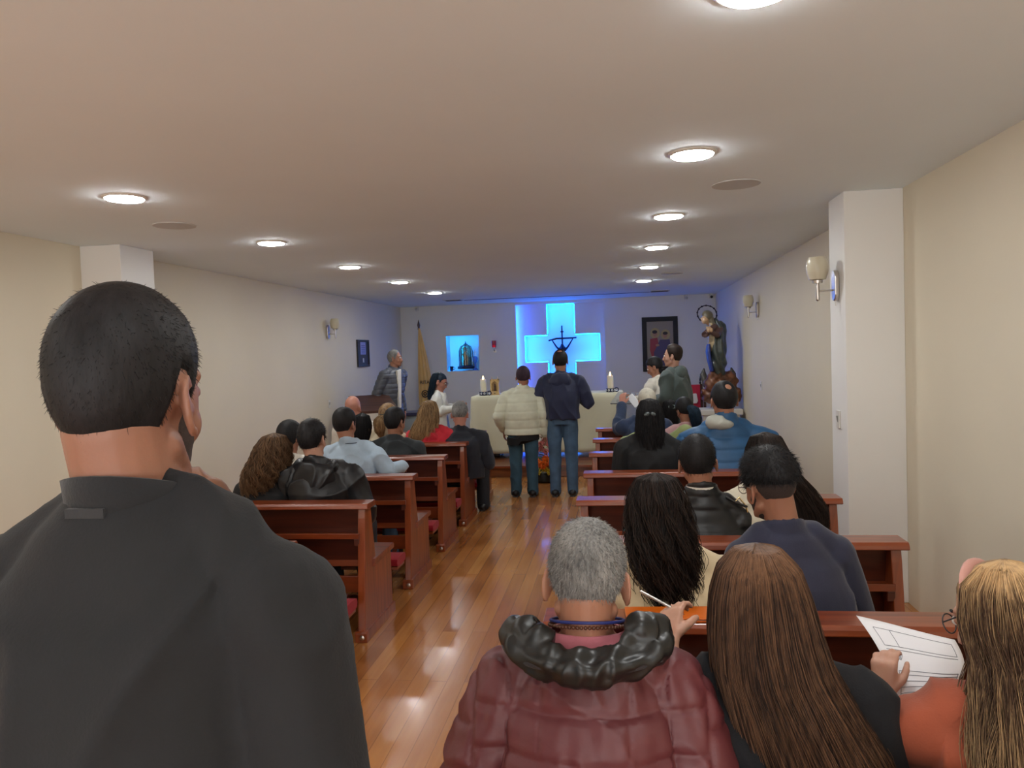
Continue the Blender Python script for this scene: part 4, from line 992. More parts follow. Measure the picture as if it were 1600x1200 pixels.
    if eyes:
        for x in (-1, 1):
            c_ = M @ (Vector((x * .031, .0805, .008)) * s); MB().ell(c_, (.0115 * s,) * 3, n=14, k=8).build('eye', EYEW, root, True)
            c_ = M @ (Vector((x * .031, .0885, .007)) * s); MB().ell(c_, (.0055 * s,) * 3, n=10, k=6).build('iris', IRIS, root, True)
            q = [M @ (Vector(v) * s) for v in ((x * .015, .091, .026), (x * .03, .089, .030), (x * .046, .076, .026))]
            MB().tube(q, [.0025, .0035, .002], 6).build('eyebrow', H_BLACK, root, True)
        q = [M @ (Vector(v) * s) for v in ((-.022, .084, -.060), (0, .0935, -.060), (.022, .084, -.060))]; MB().tube(q, [(.001, .002), (.003, .006), (.001, .002)], 8).build('lips', LIP, root, True)
    return o
def const(t): return lambda a, e, z: np.full(len(a), t)
def crop(o, m, top=.02, side=.008, back=.010, line=HAIRLINE, N=0, L=.014, rough=.0008, extra=None, tone=None, tmean=.5, lift=.004, r0=.0005, seed=1, n=72, flow=1.0, name='hair', soft=.012):
    """a man's short cut"""
    def th(a, e, z):
        up = np.clip((z - .02) / .06, 0, 1); bk = .5 - .5 * np.cos(a)
        return side * (1 - up) * (1 - bk) + back * (1 - up) * bk + top * up
    h = head_shell(name, o.M, o.s, m, o.root, th, line, n=n, k=int(n * .6), extra=extra, rough=rough, seed=seed, soft=soft, tone=tone or (lambda co: .35 + .25 * vn(co, 60, seed)))
    if N: short_strands('hair_strands', o.M, o.s, m, h, line, N, L, lift, th, seed, extra, tmean, r0, flow)
    return h
def bald_spot(r0=.05, c=(0, -.55, .83)):
    c = np.array(c) / np.linalg.norm(c)
    def f(a, e, p):
        d = p / np.linalg.norm(p, axis=1, keepdims=True); ang = np.arccos(np.clip(d @ c, -1, 1)); return np.clip((ang - r0) / .12, -1, 1)
    return f
def long_hair(o, m, prof, N=500, r=.0011, wave=.0, wk=30, K=16, gap=60, seed=0, yaw=None, tone=None, jitter=.006, name='hair', core=.93, loose=.1, end_var=.25, mid=.45, n=40, cap=True, core_end=1.0):
    """prof: rows (dz from head centre, cx, cy, rx, ry); a closed mass of hair plus strands over it, open towards the face"""
    if cap: crop(o, m, .003, .003, .003, line=[(0, .066), (35, .066), (60, .04), (76, -.01), (90, -.02), (110, -.04), (180, -.08)], name='hair_cap', n=48)
    hc = o.M.translation; R = np.random.RandomState(seed)
    if yaw is None: yaw = math.degrees(o.M.to_euler().z)
    yr = math.radians(yaw)
    prof = np.array(prof, float); prof[:, 0] = np.where(prof[:, 0] > 0, prof[:, 0] * 1.10, prof[:, 0]); ts = np.linspace(0, 1, len(prof))
    def ev(t, a):
        q = [np.interp(t, ts, prof[:, i]) for i in range(5)]
        ca, sa = np.cos(a), np.sin(a); x = q[1] - np.sin(a) * q[3]; y = q[2] + np.cos(a) * q[4]
        X_ = hc.x + x * math.cos(yr) - y * math.sin(yr); Y_ = hc.y + x * math.sin(yr) + y * math.cos(yr)
        return X_, Y_, hc.z + q[0]
    rings = []; KK = 26
    for j in range(KK):
        t = j / (KK - 1) * core_end; gp = math.radians(gap) * min(1, max(.02, (t - .06) * 6)); a = np.linspace(gp, 2 * np.pi - gp, n)
        x, y, z = ev(np.full(n, t), a); cx = x.mean(); cy2 = y.mean(); k = core * (1 if j < KK - 2 else .6)
        rings.append([(cx + (x[i] - cx) * k, cy2 + (y[i] - cy2) * k, z[i]) for i in range(n)])
    mb = MB(); mb.rings(rings); h = mb.build(name, m, o.root, True)
    set_tone(h, lambda co: mid - .15 + .15 * vn(co * [1, 1, .2], 60, seed))
    a = R.uniform(math.radians(gap * .9), 2 * np.pi - math.radians(gap * .9), N); t0 = R.uniform(0, .25, N) ** 1.4; t1 = 1 + R.normal(0, end_var * .3, N) - end_var * .3
    t0[: N // 3] = 0.0
    u = np.linspace(0, 1, K); T = t0[:, None] + (t1 - t0)[:, None] * u[None, :]
    ph = R.uniform(0, 6.28, N); q = [np.interp(np.clip(T, 0, 1), ts, prof[:, i]) for i in range(5)]
    ext = np.maximum(T - 1, 0) * (prof[-1, 0] - prof[0, 0])
    A_ = a[:, None] + R.normal(0, .05, N)[:, None] * u; gp = math.radians(gap)
    sg = 1 + (R.uniform(-loose, loose * .5, N))[:, None]
    x = q[1] - np.sin(A_) * q[3] * sg; y = q[2] + np.cos(A_) * q[4] * sg; z = q[0] + ext
    w_ = wave * np.clip(u * 1.6, 0, 1)[None, :]
    grp = np.floor(a * 6) * 1.7
    x = x + w_ * np.sin(wk * z + ph[:, None] * .35 + grp[:, None]) + jitter * R.normal(size=(N, 1)) * u; y = y + w_ * np.cos(wk * z + ph[:, None] * .35 + grp[:, None]) + jitter * R.normal(size=(N, 1)) * u
    Pn = np.stack([hc.x + x * math.cos(yr) - y * math.sin(yr), hc.y + x * math.sin(yr) + y * math.cos(yr), hc.z + z], -1)
    rad = r * np.interp(u, [0, .1, .8, 1], [.6, 1, .9, .25])
    tn = np.clip(R.normal(mid, .22, N), 0, 1)[:, None] * np.ones((1, K))
    if tone is not None: tn = np.clip(tn + tone(u)[None, :], 0, 1)
    strand_mesh('hair_strands', Pn, rad, m, h, tn)
    return h
def lock(o, name, path, radii, m, N=120, r=.0012, wave=.004, seed=0, parent=None, mid=.45, K=14):
    """a tail or lock of hair along a path (person space)"""
    pts = np.array([list(p) for p in path], float); ts = np.linspace(0, 1, len(pts)); R = np.random.RandomState(seed); u = np.linspace(0, 1, K)
    c = np.stack([np.interp(u, ts, pts[:, i]) for i in range(3)], -1); rr = np.interp(u, ts, radii)
    mb = MB(); mb.tube([tuple(p) for p in c], [float(x) * .9 for x in rr], 12); h = mb.build(name, m, parent or o.root, True); set_tone(h, lambda co: mid - .1 + .2 * vn(co, 60, seed))
    a = R.uniform(0, 6.28, N); f = R.uniform(.8, 1.08, N); T = np.gradient(c, axis=0); T /= np.linalg.norm(T, axis=1, keepdims=True)
    A = np.cross(T, [0, 1, .2]); A /= np.linalg.norm(A, axis=1, keepdims=True) + 1e-9; B2 = np.cross(T, A)
    ph = R.uniform(0, 6.28, N)
    Pn = c[None] + (A[None] * np.cos(a)[:, None, None] + B2[None] * np.sin(a)[:, None, None]) * (rr[None, :, None] * f[:, None, None]) + wave * np.sin(20 * u[None, :, None] + ph[:, None, None]) * A[None]
    strand_mesh('hair_strands', Pn, r * np.interp(u, [0, .1, .8, 1], [.6, 1, .9, .25]), m, h, np.clip(R.normal(mid, .2, N), 0, 1))
    return h
def hood(o, m, w_=.13, d=.075, h=.10, drop=.07, vox=.009, name='hood', fn=None, parent=None):
    C = o.C7; b = MB(); b.ell(C + Vector((0, -.085, -drop)), (w_, d, h), n=20, k=12)
    pts = []
    for a in range(-140, 141, 20):
        t = math.radians(a); pts.append(C + Vector((math.sin(t) * (w_ * .82), .01 - math.cos(t) * .095, -.012 - .02 * (1 - math.cos(t)))))
    b.tube(pts, .032, 10)
    return b.remesh(name, m, parent or o.root, voxel=vox, smooth=4, fn=fn or cloth_fn(.008, 24, 5))

def beard(o, m, t=.002, zt=((0, -.046), (40, -.04), (60, -.03), (78, .0), (90, .01)), rough=.0004):
    def ex(a, e, p):
        d = np.abs((np.degrees(a) + 180) % 360 - 180); lim = interp_az(a, zt)
        return np.minimum(np.clip((lim - p[:, 2]) / .01, -1, 1), np.clip((84 - d) / 8, -1, 1))
    return head_shell('beard', o.M, o.s, m, o.root, lambda a, e, z: np.full(len(a), t), line=[(0, -1), (180, -1)], extra=ex, rough=rough, n=96, k=60)
def headband(o, m, r=.007, tilt=0, back=-.01, w=.012, name='headband', tk=.012):
    pts = []
    for d in range(-88, 89, 8):
        a = math.radians(d); D = np.array([[math.sin(a), math.sin(math.radians(tilt)) * math.cos(a) + back * 4, math.cos(a)]]); D /= np.linalg.norm(D)
        R_ = skull_r(D)[0] + tk; pts.append(o.M @ (Vector(D[0] * R_) * o.s))
    return MB().tube(pts, [(w, r)] * len(pts), 10).build(name, m, o.root, True)
def glasses(o, m):
    g_ = MB()
    for x in (-1, 1):
        c_ = o.M @ (Vector((x * .034, .1, .004)) * o.s); g_.torus(c_, .021, .0016, 24, 6, o.M.to_3x3() @ Matrix.Rotation(math.pi / 2, 3, 'X'))
        g_.tube([o.M @ (Vector(v) * o.s) for v in ((x * .055, .098, .008), (x * .076, .05, .012), (x * .082, .0, .012), (x * .080, -.014, -.004))], .0018, 6)
    g_.tube([o.M @ (Vector(v) * o.s) for v in ((-.013, .102, .006), (0, .106, .01), (.013, .102, .006))], .0016, 6)
    return g_.build('glasses', m, o.root, True)
# ------------------------------------------------------------------ the people
def cl(name, r, g, b, rough=.85, **k):
    kk = dict(vary=.08, scale=12, bump=.12, bscale=220, sheen=.15); kk.update(k); return mat(name, srgb(r, g, b), rough, **kk)
BLK = cl('black_cloth', 15, 16, 19, sheen=.03)
BLKP = cl('black_padded_nylon', 24, 25, 28, .42, sheen=0, bump=.05)
STUB = mat('stubble', srgb(58, 46, 42), .8, vary=.3, scale=300)
GOLDM = mat('gold_metal', (0.9, .65, .3), .25, 1.0)
# nearest standing man
o = person('standing man in black sweater with cropped dark hair and stubble, nearest the camera', .93, 197, 452, 'stand', body=203, head=(-2, -6, 0), s=1.08, hz=1.12, nk=1.12, sh=.19, bulk=1.15, vox=.005, skin='brown', lean=.02,
           top=BLK, g=.026, hem=.62, collar='stand', fn=lambda co, no: cloth_fn(.007, 9, 4, .001)(co, no) + cloth_fn(.009, 26, 9, 0)(co, no), c7=.250, slope=.125, ch=.006, tr=.08, tvox=.008, topname='sweater', neck_mat=cl('black_rib', 17, 18, 21, .9, scale=200))
HL = [(0, .07), (30, .074), (52, .055), (66, .025), (74, -.005), (82, .0), (86, .028), (100, .03), (108, .0), (120, -.055), (132, -.095), (180, -.112)]
crop(o, H_BLACK, .010, .004, .006, line=HL, N=6000, L=.006, rough=.0006, n=144, r0=.0004, lift=.0005, tmean=.3)
beard(o, STUB, .002)
p = o.C7 + Vector((-.012, 0, -.012)); hit, p2, nn_, _ = o.top.ray_cast((p.x, -1, p.z), (0, 1, 0))
p = p2 if hit else p
MB().box(p.x - .026, p.x + .026, p.y - .004, p.y + .004, p.z - .006, p.z + .006).build('neck_tab', cl('dark_grey_tab', 36, 36, 38), o.root)

# seated man behind him at left
BRN = cl('brown_jacket', 128, 82, 56, .5)
o = person('seated person in brown jacket glimpsed past the shoulder of the nearest standing man', 3.70, 262, 658, body=282, head=(-40, -8, 0), skin='rosy', top=BRN, g=.02, collar='stand', sh=.185, eyes=True)
crop(o, H_DARK, .02, .012, .014)

# left pews, nearest row
o = person('seated woman with long curly brown hair in black top', 4.70, 430, 680, body=408, head=(-10, -10, 4), skin='light', top=BLK, sh=.185, s=.98, sleeve=1)
long_hair(o, H_CURL, [(.125, 0, -.01, .01, .01), (.105, 0, -.015, .07, .07), (.05, -.005, -.02, .105, .12), (-.03, -.02, -.03, .125, .13), (-.10, -.045, -.045, .14, .13), (-.17, -.07, -.06, .13, .11), (-.25, -.09, -.07, .105, .085), (-.31, -.11, -.075, .07, .06)], N=1500, r=.0013, wave=.013, wk=85, K=34, gap=55, seed=3, loose=.14, end_var=.35, tone=lambda u: .35 * u - .1)
o = person('seated man in black hooded padded jacket with short dark hair', 4.68, 487, 656, body=503, head=(-8, -4, 0), s=1.03, skin='light', top=BLKP, g=.026, sh=.205, vox=.008, collar='hood', fn=cloth_fn(.010, 30, 8, .002))
crop(o, H_BLACK, .014, .008, .010, N=1200, L=.012, r0=.0007)
hood(o, BLKP, .15, .05, .11, .09, fn=cloth_fn(.012, 36, 9))
WSH = cl('white_shirt', 226, 222, 212)
o = person('seated person with dark hair and white top between two heads in the second left pew', 5.72, 452, 660, head=(-20, -15, 0), s=.98, skin='tan', top=WSH, sh=.175)
crop(o, H_BLACK, .025, .014, .022, line=[(0, .066), (60, .04), (74, -.02), (90, -.03), (110, -.06), (180, -.09)])
LBL = cl('light_blue_shirt', 172, 192, 210, .8)
o = person('seated man in light blue polo shirt with short black hair', 5.70, 538, 638, body=556, head=(-14, -6, 0), s=1.03, skin='tan', top=LBL, g=.018, sh=.20, collar='shirt', sleeve=.9, legs=DENIM,
           armR=((.24, -.02, .80), (.33, .12, .83)))
crop(o, H_BLACK, .016, .009, .008)
nv = MB(); C = o.C7
nv.tube([C + Vector((.068 * math.sin(math.radians(a)), .012 - .082 * math.cos(math.radians(a)), .018)) for a in range(-75, 76, 10)], .003, 6); nv.build('collar_trim', cl('navy_trim', 30, 38, 66), o.root, True)
o = person('seated woman with dark hair and black jacket just past the light blue shirt', 6.74, 567, 648, head=(-25, -12, 0), s=.96, skin='tan', top=BLK, sh=.17)
long_hair(o, H_BLACK, [(.125, 0, -.01, .01, .01), (.1, 0, -.015, .07, .075), (.03, 0, -.02, .09, .1), (-.06, 0, -.03, .085, .085), (-.14, -.01, -.04, .07, .055), (-.2, -.01, -.05, .05, .04)], N=250, seed=5)
o = person('seated bald man in white shirt, fourth left pew', 7.76, 551, 618, body=560, head=(-5, -4, 0), s=1.04, skin='rosy', top=WSH, g=.018, sh=.205, collar='shirt')
CRM = cl('cream_cardigan', 206, 194, 168)
o = person('seated blonde woman with ponytail and dark green hair tie in cream top', 7.70, 606, 631, body=597, head=(-28, -14, 0), s=1.0, skin='light', top=CRM, sh=.175)
crop(o, H_BLOND, .012, .012, .014, line=[(0, .066), (60, .04), (80, -.01), (100, -.03), (180, -.075)], rough=.0006, tmean=.7)
hc = o.M.translation
lock(o, 'ponytail', [hc + Vector((-.03, -.10, .0)), hc + Vector((-.05, -.16, -.05)), hc + Vector((-.05, -.15, -.13)), hc + Vector((-.045, -.125, -.20))], [.025, .06, .055, .025], H_BLOND, 200, seed=2, mid=.5)
MB().torus(hc + Vector((-.035, -.115, -.008)), .028, .014, 24, 8, Matrix.Rotation(math.radians(60), 3, 'X')).build('hair_tie', cl('dark_green_velvet', 34, 48, 40), o.root, True)
o = person('seated man in plain dark jacket with short black hair, third left pew', 6.75, 617, 638, body=612, head=(-24, -6, 0), s=1.04, skin='tan', top=cl('charcoal_jacket', 36, 42, 46), g=.02, sh=.205, collar='shirt')
crop(o, H_BLACK, .02, .012, .012)
REDS = cl('red_hoodie', 204, 40, 56)
o = person('seated woman in red hooded sweater with long streaked blonde hair', 7.70, 671, 627, body=674, head=(-12, -8, 6), s=1.0, skin='light', top=REDS, sh=.19, collar='hood', g=.022)
hood(o, REDS, .11, .05, .07, .10)
long_hair(o, H_BLOND, [(.125, 0, -.01, .01, .01), (.105, 0, -.015, .065, .07), (.04, 0, -.02, .09, .105), (-.05, -.01, -.04, .105, .11), (-.14, -.03, -.06, .125, .11), (-.23, -.06, -.08, .14, .10), (-.31, -.08, -.085, .10, .06)], N=700, r=.0017, wave=.008, wk=30, gap=60, seed=6, mid=.5, loose=.15, tone=lambda u: .5 * u - .25, end_var=.4)
NVS = cl('black_suit_wool', 26, 29, 40)
o = person('seated man in black suit with grey hair, at aisle end of the left pew', 7.70, 718, 629, body=722, head=(0, -24, 0), s=1.04, skin='rosy', top=NVS, g=.022, sh=.20, collar='shirt', hem=.42, lean=.05)
crop(o, H_GREY, .012, .008, .008, tmean=.7, line=HAIRLINE_HIGH)

# standing around the altar, left
GPF = cl('grey_padded_nylon', 84, 88, 98, .45, sheen=0)
o = person('standing man in grey padded jacket with greying hair by the left wall', 11.2, 617, 547, 'stand', body=611, yaw=-112, head=(20, 0, 0), s=1.05, sh=.22, bulk=1.25, floor=.15, skin='tan', top=GPF, g=.03, hem=.62, collar='stand', fn=puffer_fn(.075, .008, 2), eyes=True)
crop(o, H_GREY, .012, .008, .010, line=HAIRLINE_HIGH, tmean=.3)
f = MB(); f.prism([(-.02, o.zh - .1), (.03, o.zh - .1), (.04, o.C7.z - .02), (-.05, o.C7.z + .0)], .155, .192, 'y').build('shirt_front', WSH, o.root, bevel=.004)
OFFW = cl('off_white_blouse', 222, 224, 218)
o = person('standing woman in white blouse with glasses and long dark hair, beside the altar', 10.0, 687, 583, 'stand', body=681, yaw=-88, head=(-5, -22, 0), s=1.0, sh=.165, skin='rosy', top=OFFW, g=.02, hem=.60, collar='shirt', armL=((-.2, .05, .93), (-.12, .28, .98)), armR=((.2, .05, .93), (.12, .28, .98)), handL=((.2, 1, .1), (1, 0, .3), .6), handR=((-.2, 1, .1), (-1, 0, .3), .6), eyes=True, sleeve=.8)
long_hair(o, H_BLUE, [(.125, 0, -.01, .01, .01), (.105, 0, -.02, .065, .07), (.04, 0, -.035, .085, .095), (-.05, 0, -.06, .085, .09), (-.15, 0, -.10, .075, .075), (-.24, 0, -.13, .06, .05)], N=350, gap=78, seed=7, yaw=-5)
glasses(o, BLACKM)
# centre
CRJ = cl('cream_quilted_jacket', 214, 216, 194, .7)
o = person('standing woman in cream jacket and jeans, seen from behind before the altar', 8.85, 817, 573, 'stand', body=816, head=(3, -14, 0), s=.98, sh=.195, bulk=1.12, skin='tan', top=CRJ, g=.028, hem=.72, collar='stand', fn=puffer_fn(.10, .007, 5), legs=DENIM2, armL=((-.27, -.05, .94), (-.24, .12, .78)), armR=((.25, -.03, .96), (.25, .03, .72)), handR=((.1, .2, -1), (-1, 0, 0), .6))
crop(o, hairmat('dark_cropped_hair', srgb(34, 24, 34), srgb(84, 62, 78), .5), .014, .012, .012, line=[(0, .066), (60, .04), (74, -.01), (82, -.012), (92, .01), (112, -.03), (180, -.08)])
MB().rings([[(.19 * math.cos(math.tau * i / 28), .145 * math.sin(math.tau * i / 28), z - (.05 if math.cos(math.tau * i / 28) < -.2 else 0)) for i in range(28)] for z in (.66, .74)]).build('black_undershirt', BLK, o.root, True)
NAVJ = cl('navy_jacket', 26, 34, 66, .7)
o = person('tall standing man in navy jacket and blue jeans, seen from behind before the altar', 8.85, 875, 547, 'stand', body=878, head=(0, -6, 0), s=1.04, sh=.205, bulk=1.1, skin='tan', top=NAVJ, g=.026, hem=.81, collar='hood', legs=DENIM, armL=((-.27, .0, 1.08), (-.24, .1, .86)), armR=((.30, .05, 1.07), (.14, .22, 1.22)), handL=((-.1, .25, -1), (1, 0, 0), .6), handR=((-.4, .4, .8), (-1, 0, 0), .7))
crop(o, H_BLACK, .012, .012, .012, line=HAIRLINE, extra=bald_spot(.25, (0, -.45, .85)))
hood(o, NAVJ, .13, .05, .09, .07)
# standing right of the altar
WHH = cl('white_hoodie', 222, 216, 204)
o = person('standing woman in white hooded sweater looking down, right of the altar', 9.85, 1022, 559, 'stand', body=1030, yaw=62, head=(18, -26, 0), s=1.0, sh=.17, skin='tan', top=WHH, g=.028, hem=.75, collar='hood', armL=((-.2, .06, 1.03), (-.08, .28, 1.02)), armR=((.2, .06, 1.03), (.08, .28, 1.02)), handL=((.3, 1, .2), (0, 0, 1), .5), handR=((-.3, 1, .2), (0, 0, 1), .5), eyes=True)
crop(o, H_BLACK, .014, .012, .014, line=[(0, .066), (60, .045), (80, .0), (90, .02), (110, -.03), (180, -.07)])
hood(o, WHH, .12, .05, .08, .06)
hc = o.M.translation; lock(o, 'hair_bun', [hc + Vector((0, -.07, -.03)), hc + Vector((0, -.11, -.05)), hc + Vector((0, -.135, -.07))], [.03, .045, .02], H_BLACK, 60, seed=4)
MB().prism([(-.05, 1.17), (-.02, 1.24), (.0, 1.18), (.02, 1.24), (.05, 1.17), (.02, 1.2), (0, 1.15), (-.02, 1.2)], .145, .158, 'y').build('black_print', BLACKM, o.root)
GRH = cl('grey_green_hoodie', 74, 86, 84)
o = person('standing man in grey hooded sweater with short hair, right of the altar', 9.3, 1050, 540, 'stand', body=1058, yaw=60, head=(18, 0, 0), s=1.05, sh=.20, bulk=1.1, skin='light', top=GRH, g=.03, hem=.80, collar='hood', armL=((-.24, .02, 1.1), (-.12, .24, 1.0)), armR=((.24, .0, 1.1), (.14, .24, 1.0)), eyes=True)
crop(o, H_DARK, .024, .010, .008, line=HAIRLINE_HIGH)
hood(o, GRH, .13, .055, .09, .05)

# right pews, front rows
o = person('seated man with silver hair in navy jacket holding up a phone, second right pew', 7.78, 1010, 608, body=1004, head=(18, -8, 0), s=1.04, skin='rosy', top=cl('navy_wool', 36, 52, 82), g=.02, sh=.20, armL=((-.24, .14, .86), (-.20, .33, 1.08)), handL=((.1, .3, 1), (.3, 1, 0), .6))
crop(o, H_SILVER, .016, .012, .012, tmean=.8, line=HAIRLINE_HIGH, tone=lambda co: .7 + .2 * vn(co, 60, 2))
p_ = at(990, 626, 8.15); t = MB().box(-.036, .036, -.004, .004, -.075, .075).build('phone', mat('pale_phone', srgb(225, 228, 232), .3), None, bevel=.003)
t.location = p_; t.rotation_euler = (math.radians(-25), math.radians(-38), 0); tag(t, 'pale phone raised beside the silver-haired man', 'phone')
o = person('seated woman with dark hair and pale hair clip between other heads, right side', 8.72, 1046, 627, head=(10, -12, 0), s=.93, skin='tan', top=BLK, sh=.165)
long_hair(o, H_BLACK, [(.125, 0, -.01, .01, .01), (.1, 0, -.015, .07, .075), (.03, 0, -.02, .09, .1), (-.06, 0, -.03, .085, .085), (-.14, 0, -.04, .08, .07), (-.2, 0, -.05, .06, .05)], N=250, seed=8)
hc = o.M.translation; MB().torus(hc + Vector((0.02, -.095, .06)), .035, .009, 20, 6, Matrix.Rotation(math.radians(70), 3, 'X'), 1, .6).build('hair_clip', mat('clear_clip', srgb(130, 145, 140), .3), o.root, True)
PNK = cl('dusty_pink_top', 176, 138, 138)
o = person('seated woman in dusty pink top with blue-black ponytail, right side', 7.72, 1069, 622, body=1072, head=(28, -20, -5), s=1.0, skin='tan', top=PNK, sh=.18)
crop(o, H_BLACK, .014, .012, .014, line=[(0, .066), (60, .045), (80, .0), (90, .02), (110, -.03), (180, -.07)])
hc = o.M.translation; lock(o, 'ponytail', [hc + Vector((.03, -.09, .04)), hc + Vector((.08, -.14, .0)), hc + Vector((.10, -.13, -.09)), hc + Vector((.09, -.11, -.18))], [.02, .055, .055, .025], H_BLUE, 220, seed=5, mid=.6)
GRN = cl('olive_green_sweater', 138, 150, 96)
o = person('seated person in olive green hooded sweater with arm along the pew back', 6.78, 1012, 632, body=1014, head=(4, -4, 0), s=1.0, skin='tan', top=GRN, g=.024, sh=.20, collar='hood', armR=((.30, -.02, .93), (.48, .08, .84)))
crop(o, H_BLACK, .015, .01, .012); hood(o, GRN, .13, .055, .08, .08)
BLUP = cl('blue_padded_nylon', 34, 84, 128, .5, sheen=0)
o = person('broad seated man in blue padded jacket with thinning dark hair', 5.72, 1130, 596, body=1137, head=(10, -6, 0), s=1.12, skin='tan', top=BLUP, g=.032, sh=.20, bulk=1.35, collar='stand', fn=puffer_fn(.085, .006, 6), c7=.255, slope=.11, armL=((-.30, .02, .98), (-.2, .25, .72)), armR=((.30, .02, .98), (.2, .25, .72)))
crop(o, H_BLACK, .010, .012, .012, extra=bald_spot(.20, (.08, -.72, .69)))
hd = MB(); C = o.C7; hd.ell(C + Vector((-.07, -.05, -.005)), (.085, .07, .045)); hd.ell(C + Vector((-.02, -.085, -.02)), (.07, .05, .04)); hd.remesh('hood', cl('pale_grey_fleece', 168, 168, 158), o.root, voxel=.01, smooth=3, fn=cloth_fn(.008, 30, 3))
o = person('seated woman in black jacket with long black hair clasped behind', 5.72, 1014, 625, body=1017, head=(0, -10, 0), s=1.0, skin='tan', top=BLK, g=.022, sh=.19, collar='stand')
long_hair(o, H_BLACK, [(.125, 0, -.01, .01, .01), (.11, 0, -.015, .06, .06), (.05, 0, -.025, .09, .1), (-.04, 0, -.035, .1, .1), (-.12, 0, -.05, .10, .09), (-.18, 0, -.07, .085, .07), (-.27, 0.01, -.085, .10, .05), (-.36, 0.01, -.09, .065, .035)], N=500, r=.0013, wave=.006, gap=62, seed=9, end_var=.3)
hc = o.M.translation; c_ = MB()
for s_ in (-1, 1): c_.ell(hc + Vector((s_ * .022, -.125, .03)), (.022, .012, .014), Matrix.Rotation(s_ * .4, 3, 'Y'))
c_.build('hair_clip', mat('grey_satin_clip', srgb(84, 92, 92), .35), o.root, True)

# right pews, middle
o = person('seated man in black padded jacket with white collar, short black hair', 3.78, 1089, 682, body=1103, head=(-4, -8, -3), s=1.04, skin='tan', vox=.007, top=BLKP, g=.022, sh=.18, slope=.12, collar='stand', fn=puffer_fn(.10, .007, 4))
crop(o, H_BLACK, .016, .007, .007, N=2500, L=.010, r0=.0006, n=110)
C = o.C7; MB().rings([[(C.x - .006 + .073 * math.cos(math.tau * i / 28), C.y + .004 + .074 * math.sin(math.tau * i / 28), C.z + z) for i in range(28)] for z in (.0, .05)], False).build('white_collar', WSH, o.root, True)
o = person('seated woman in beige top with long black hair, partly behind the man in navy', 3.84, 1194, 679, body=1200, head=(14, -12, 0), s=1.0, skin='light', top=cl('beige_blouse', 214, 204, 182), g=.022, sh=.185, collar='crew', vox=.008, hem=.5)
long_hair(o, H_DARK, [(.125, 0, -.01, .01, .01), (.105, 0, -.015, .07, .075), (.04, .0, -.02, .095, .11), (-.05, .02, -.035, .11, .11), (-.14, .07, -.05, .135, .11), (-.24, .12, -.07, .145, .11), (-.36, .13, -.085, .13, .09), (-.46, .10, -.09, .08, .05)], N=900, r=.0012, wave=.006, gap=58, seed=10, end_var=.3, yaw=14, mid=.3)
p_ = Vector((o.S[0].x + .035, -.085, o.S[0].z + .075)); MB().tube([p_ + Vector(v) for v in ((-.03, 0, -.03), (0, 0, 0), (.03, .0, -.04), (.04, 0, -.09))], .004, 8).build('chain_strap', GOLDM, o.root, True)
MB().tube([p_ + Vector(v) for v in ((-.06, -.01, .005), (-.02, -.016, -.02), (.03, -.015, -.04))], .006, 8).build('dark_strap', BLACKM, o.root, True)
# second pew from camera
CRB = cl('cream_blouse', 214, 194, 158)
o = person('seated woman in cream top with long wavy black hair', 2.78, 1024, 744, body=1040, head=(4, -12, 0), s=1.0, skin='tan', vox=.007, top=CRB, g=.020, sh=.205, collar='crew', fn=cloth_fn(.008, 26, 31, .001))
long_hair(o, H_DARK, [(.125, 0, -.01, .01, .01), (.108, 0, -.015, .065, .065), (.05, 0, -.02, .093, .11), (-.04, .005, -.035, .106, .12), (-.13, .012, -.055, .108, .12), (-.22, .02, -.075, .098, .10), (-.31, .03, -.085, .082, .08), (-.40, .04, -.09, .066, .055), (-.46, .045, -.09, .07, .04)], N=1900, r=.0011, wave=.016, wk=38, K=34, gap=58, seed=11, end_var=.5, loose=.22, mid=.28, jitter=.014, core_end=.72)
NAVS = cl('navy_knit_sweater', 44, 46, 66, .9)
o = person('seated man in navy sweater with thick black hair and faded sides, head turned left', 2.80, 1201, 704, body=1258, yaw=14, head=(14, -10, -6), s=1.04, skin='tan', vox=.006, top=NAVS, g=.016, sh=.172, bulk=1.05, collar='crew', fn=cloth_fn(.008, 16, 21, .0006), slope=.085, hem=.5, c7=.27)
def fade(a, e, p):
    d = np.abs((np.degrees(a) + 180) % 360 - 180); return np.clip((p[:, 2] - np.interp(d, [0, 60, 90, 180], [-1, .0, .025, .005])) / .015, -1, 1)
crop(o, H_BLACK, .022, .008, .014, N=5000, L=.014, r0=.0006, lift=.005, soft=.03, extra=fade, n=120, rough=.0015, tmean=.5)
crop(o, STUB, .001, .001, .001, name='hair_fade', line=[(0, .1), (60, .05), (74, -.01), (82, -.012), (88, .02), (100, .024), (112, -.012), (125, -.04), (180, -.05)])
beard(o, STUB, .0015); glasses(o, mat('clear_frame', srgb(150, 140, 130), .2))

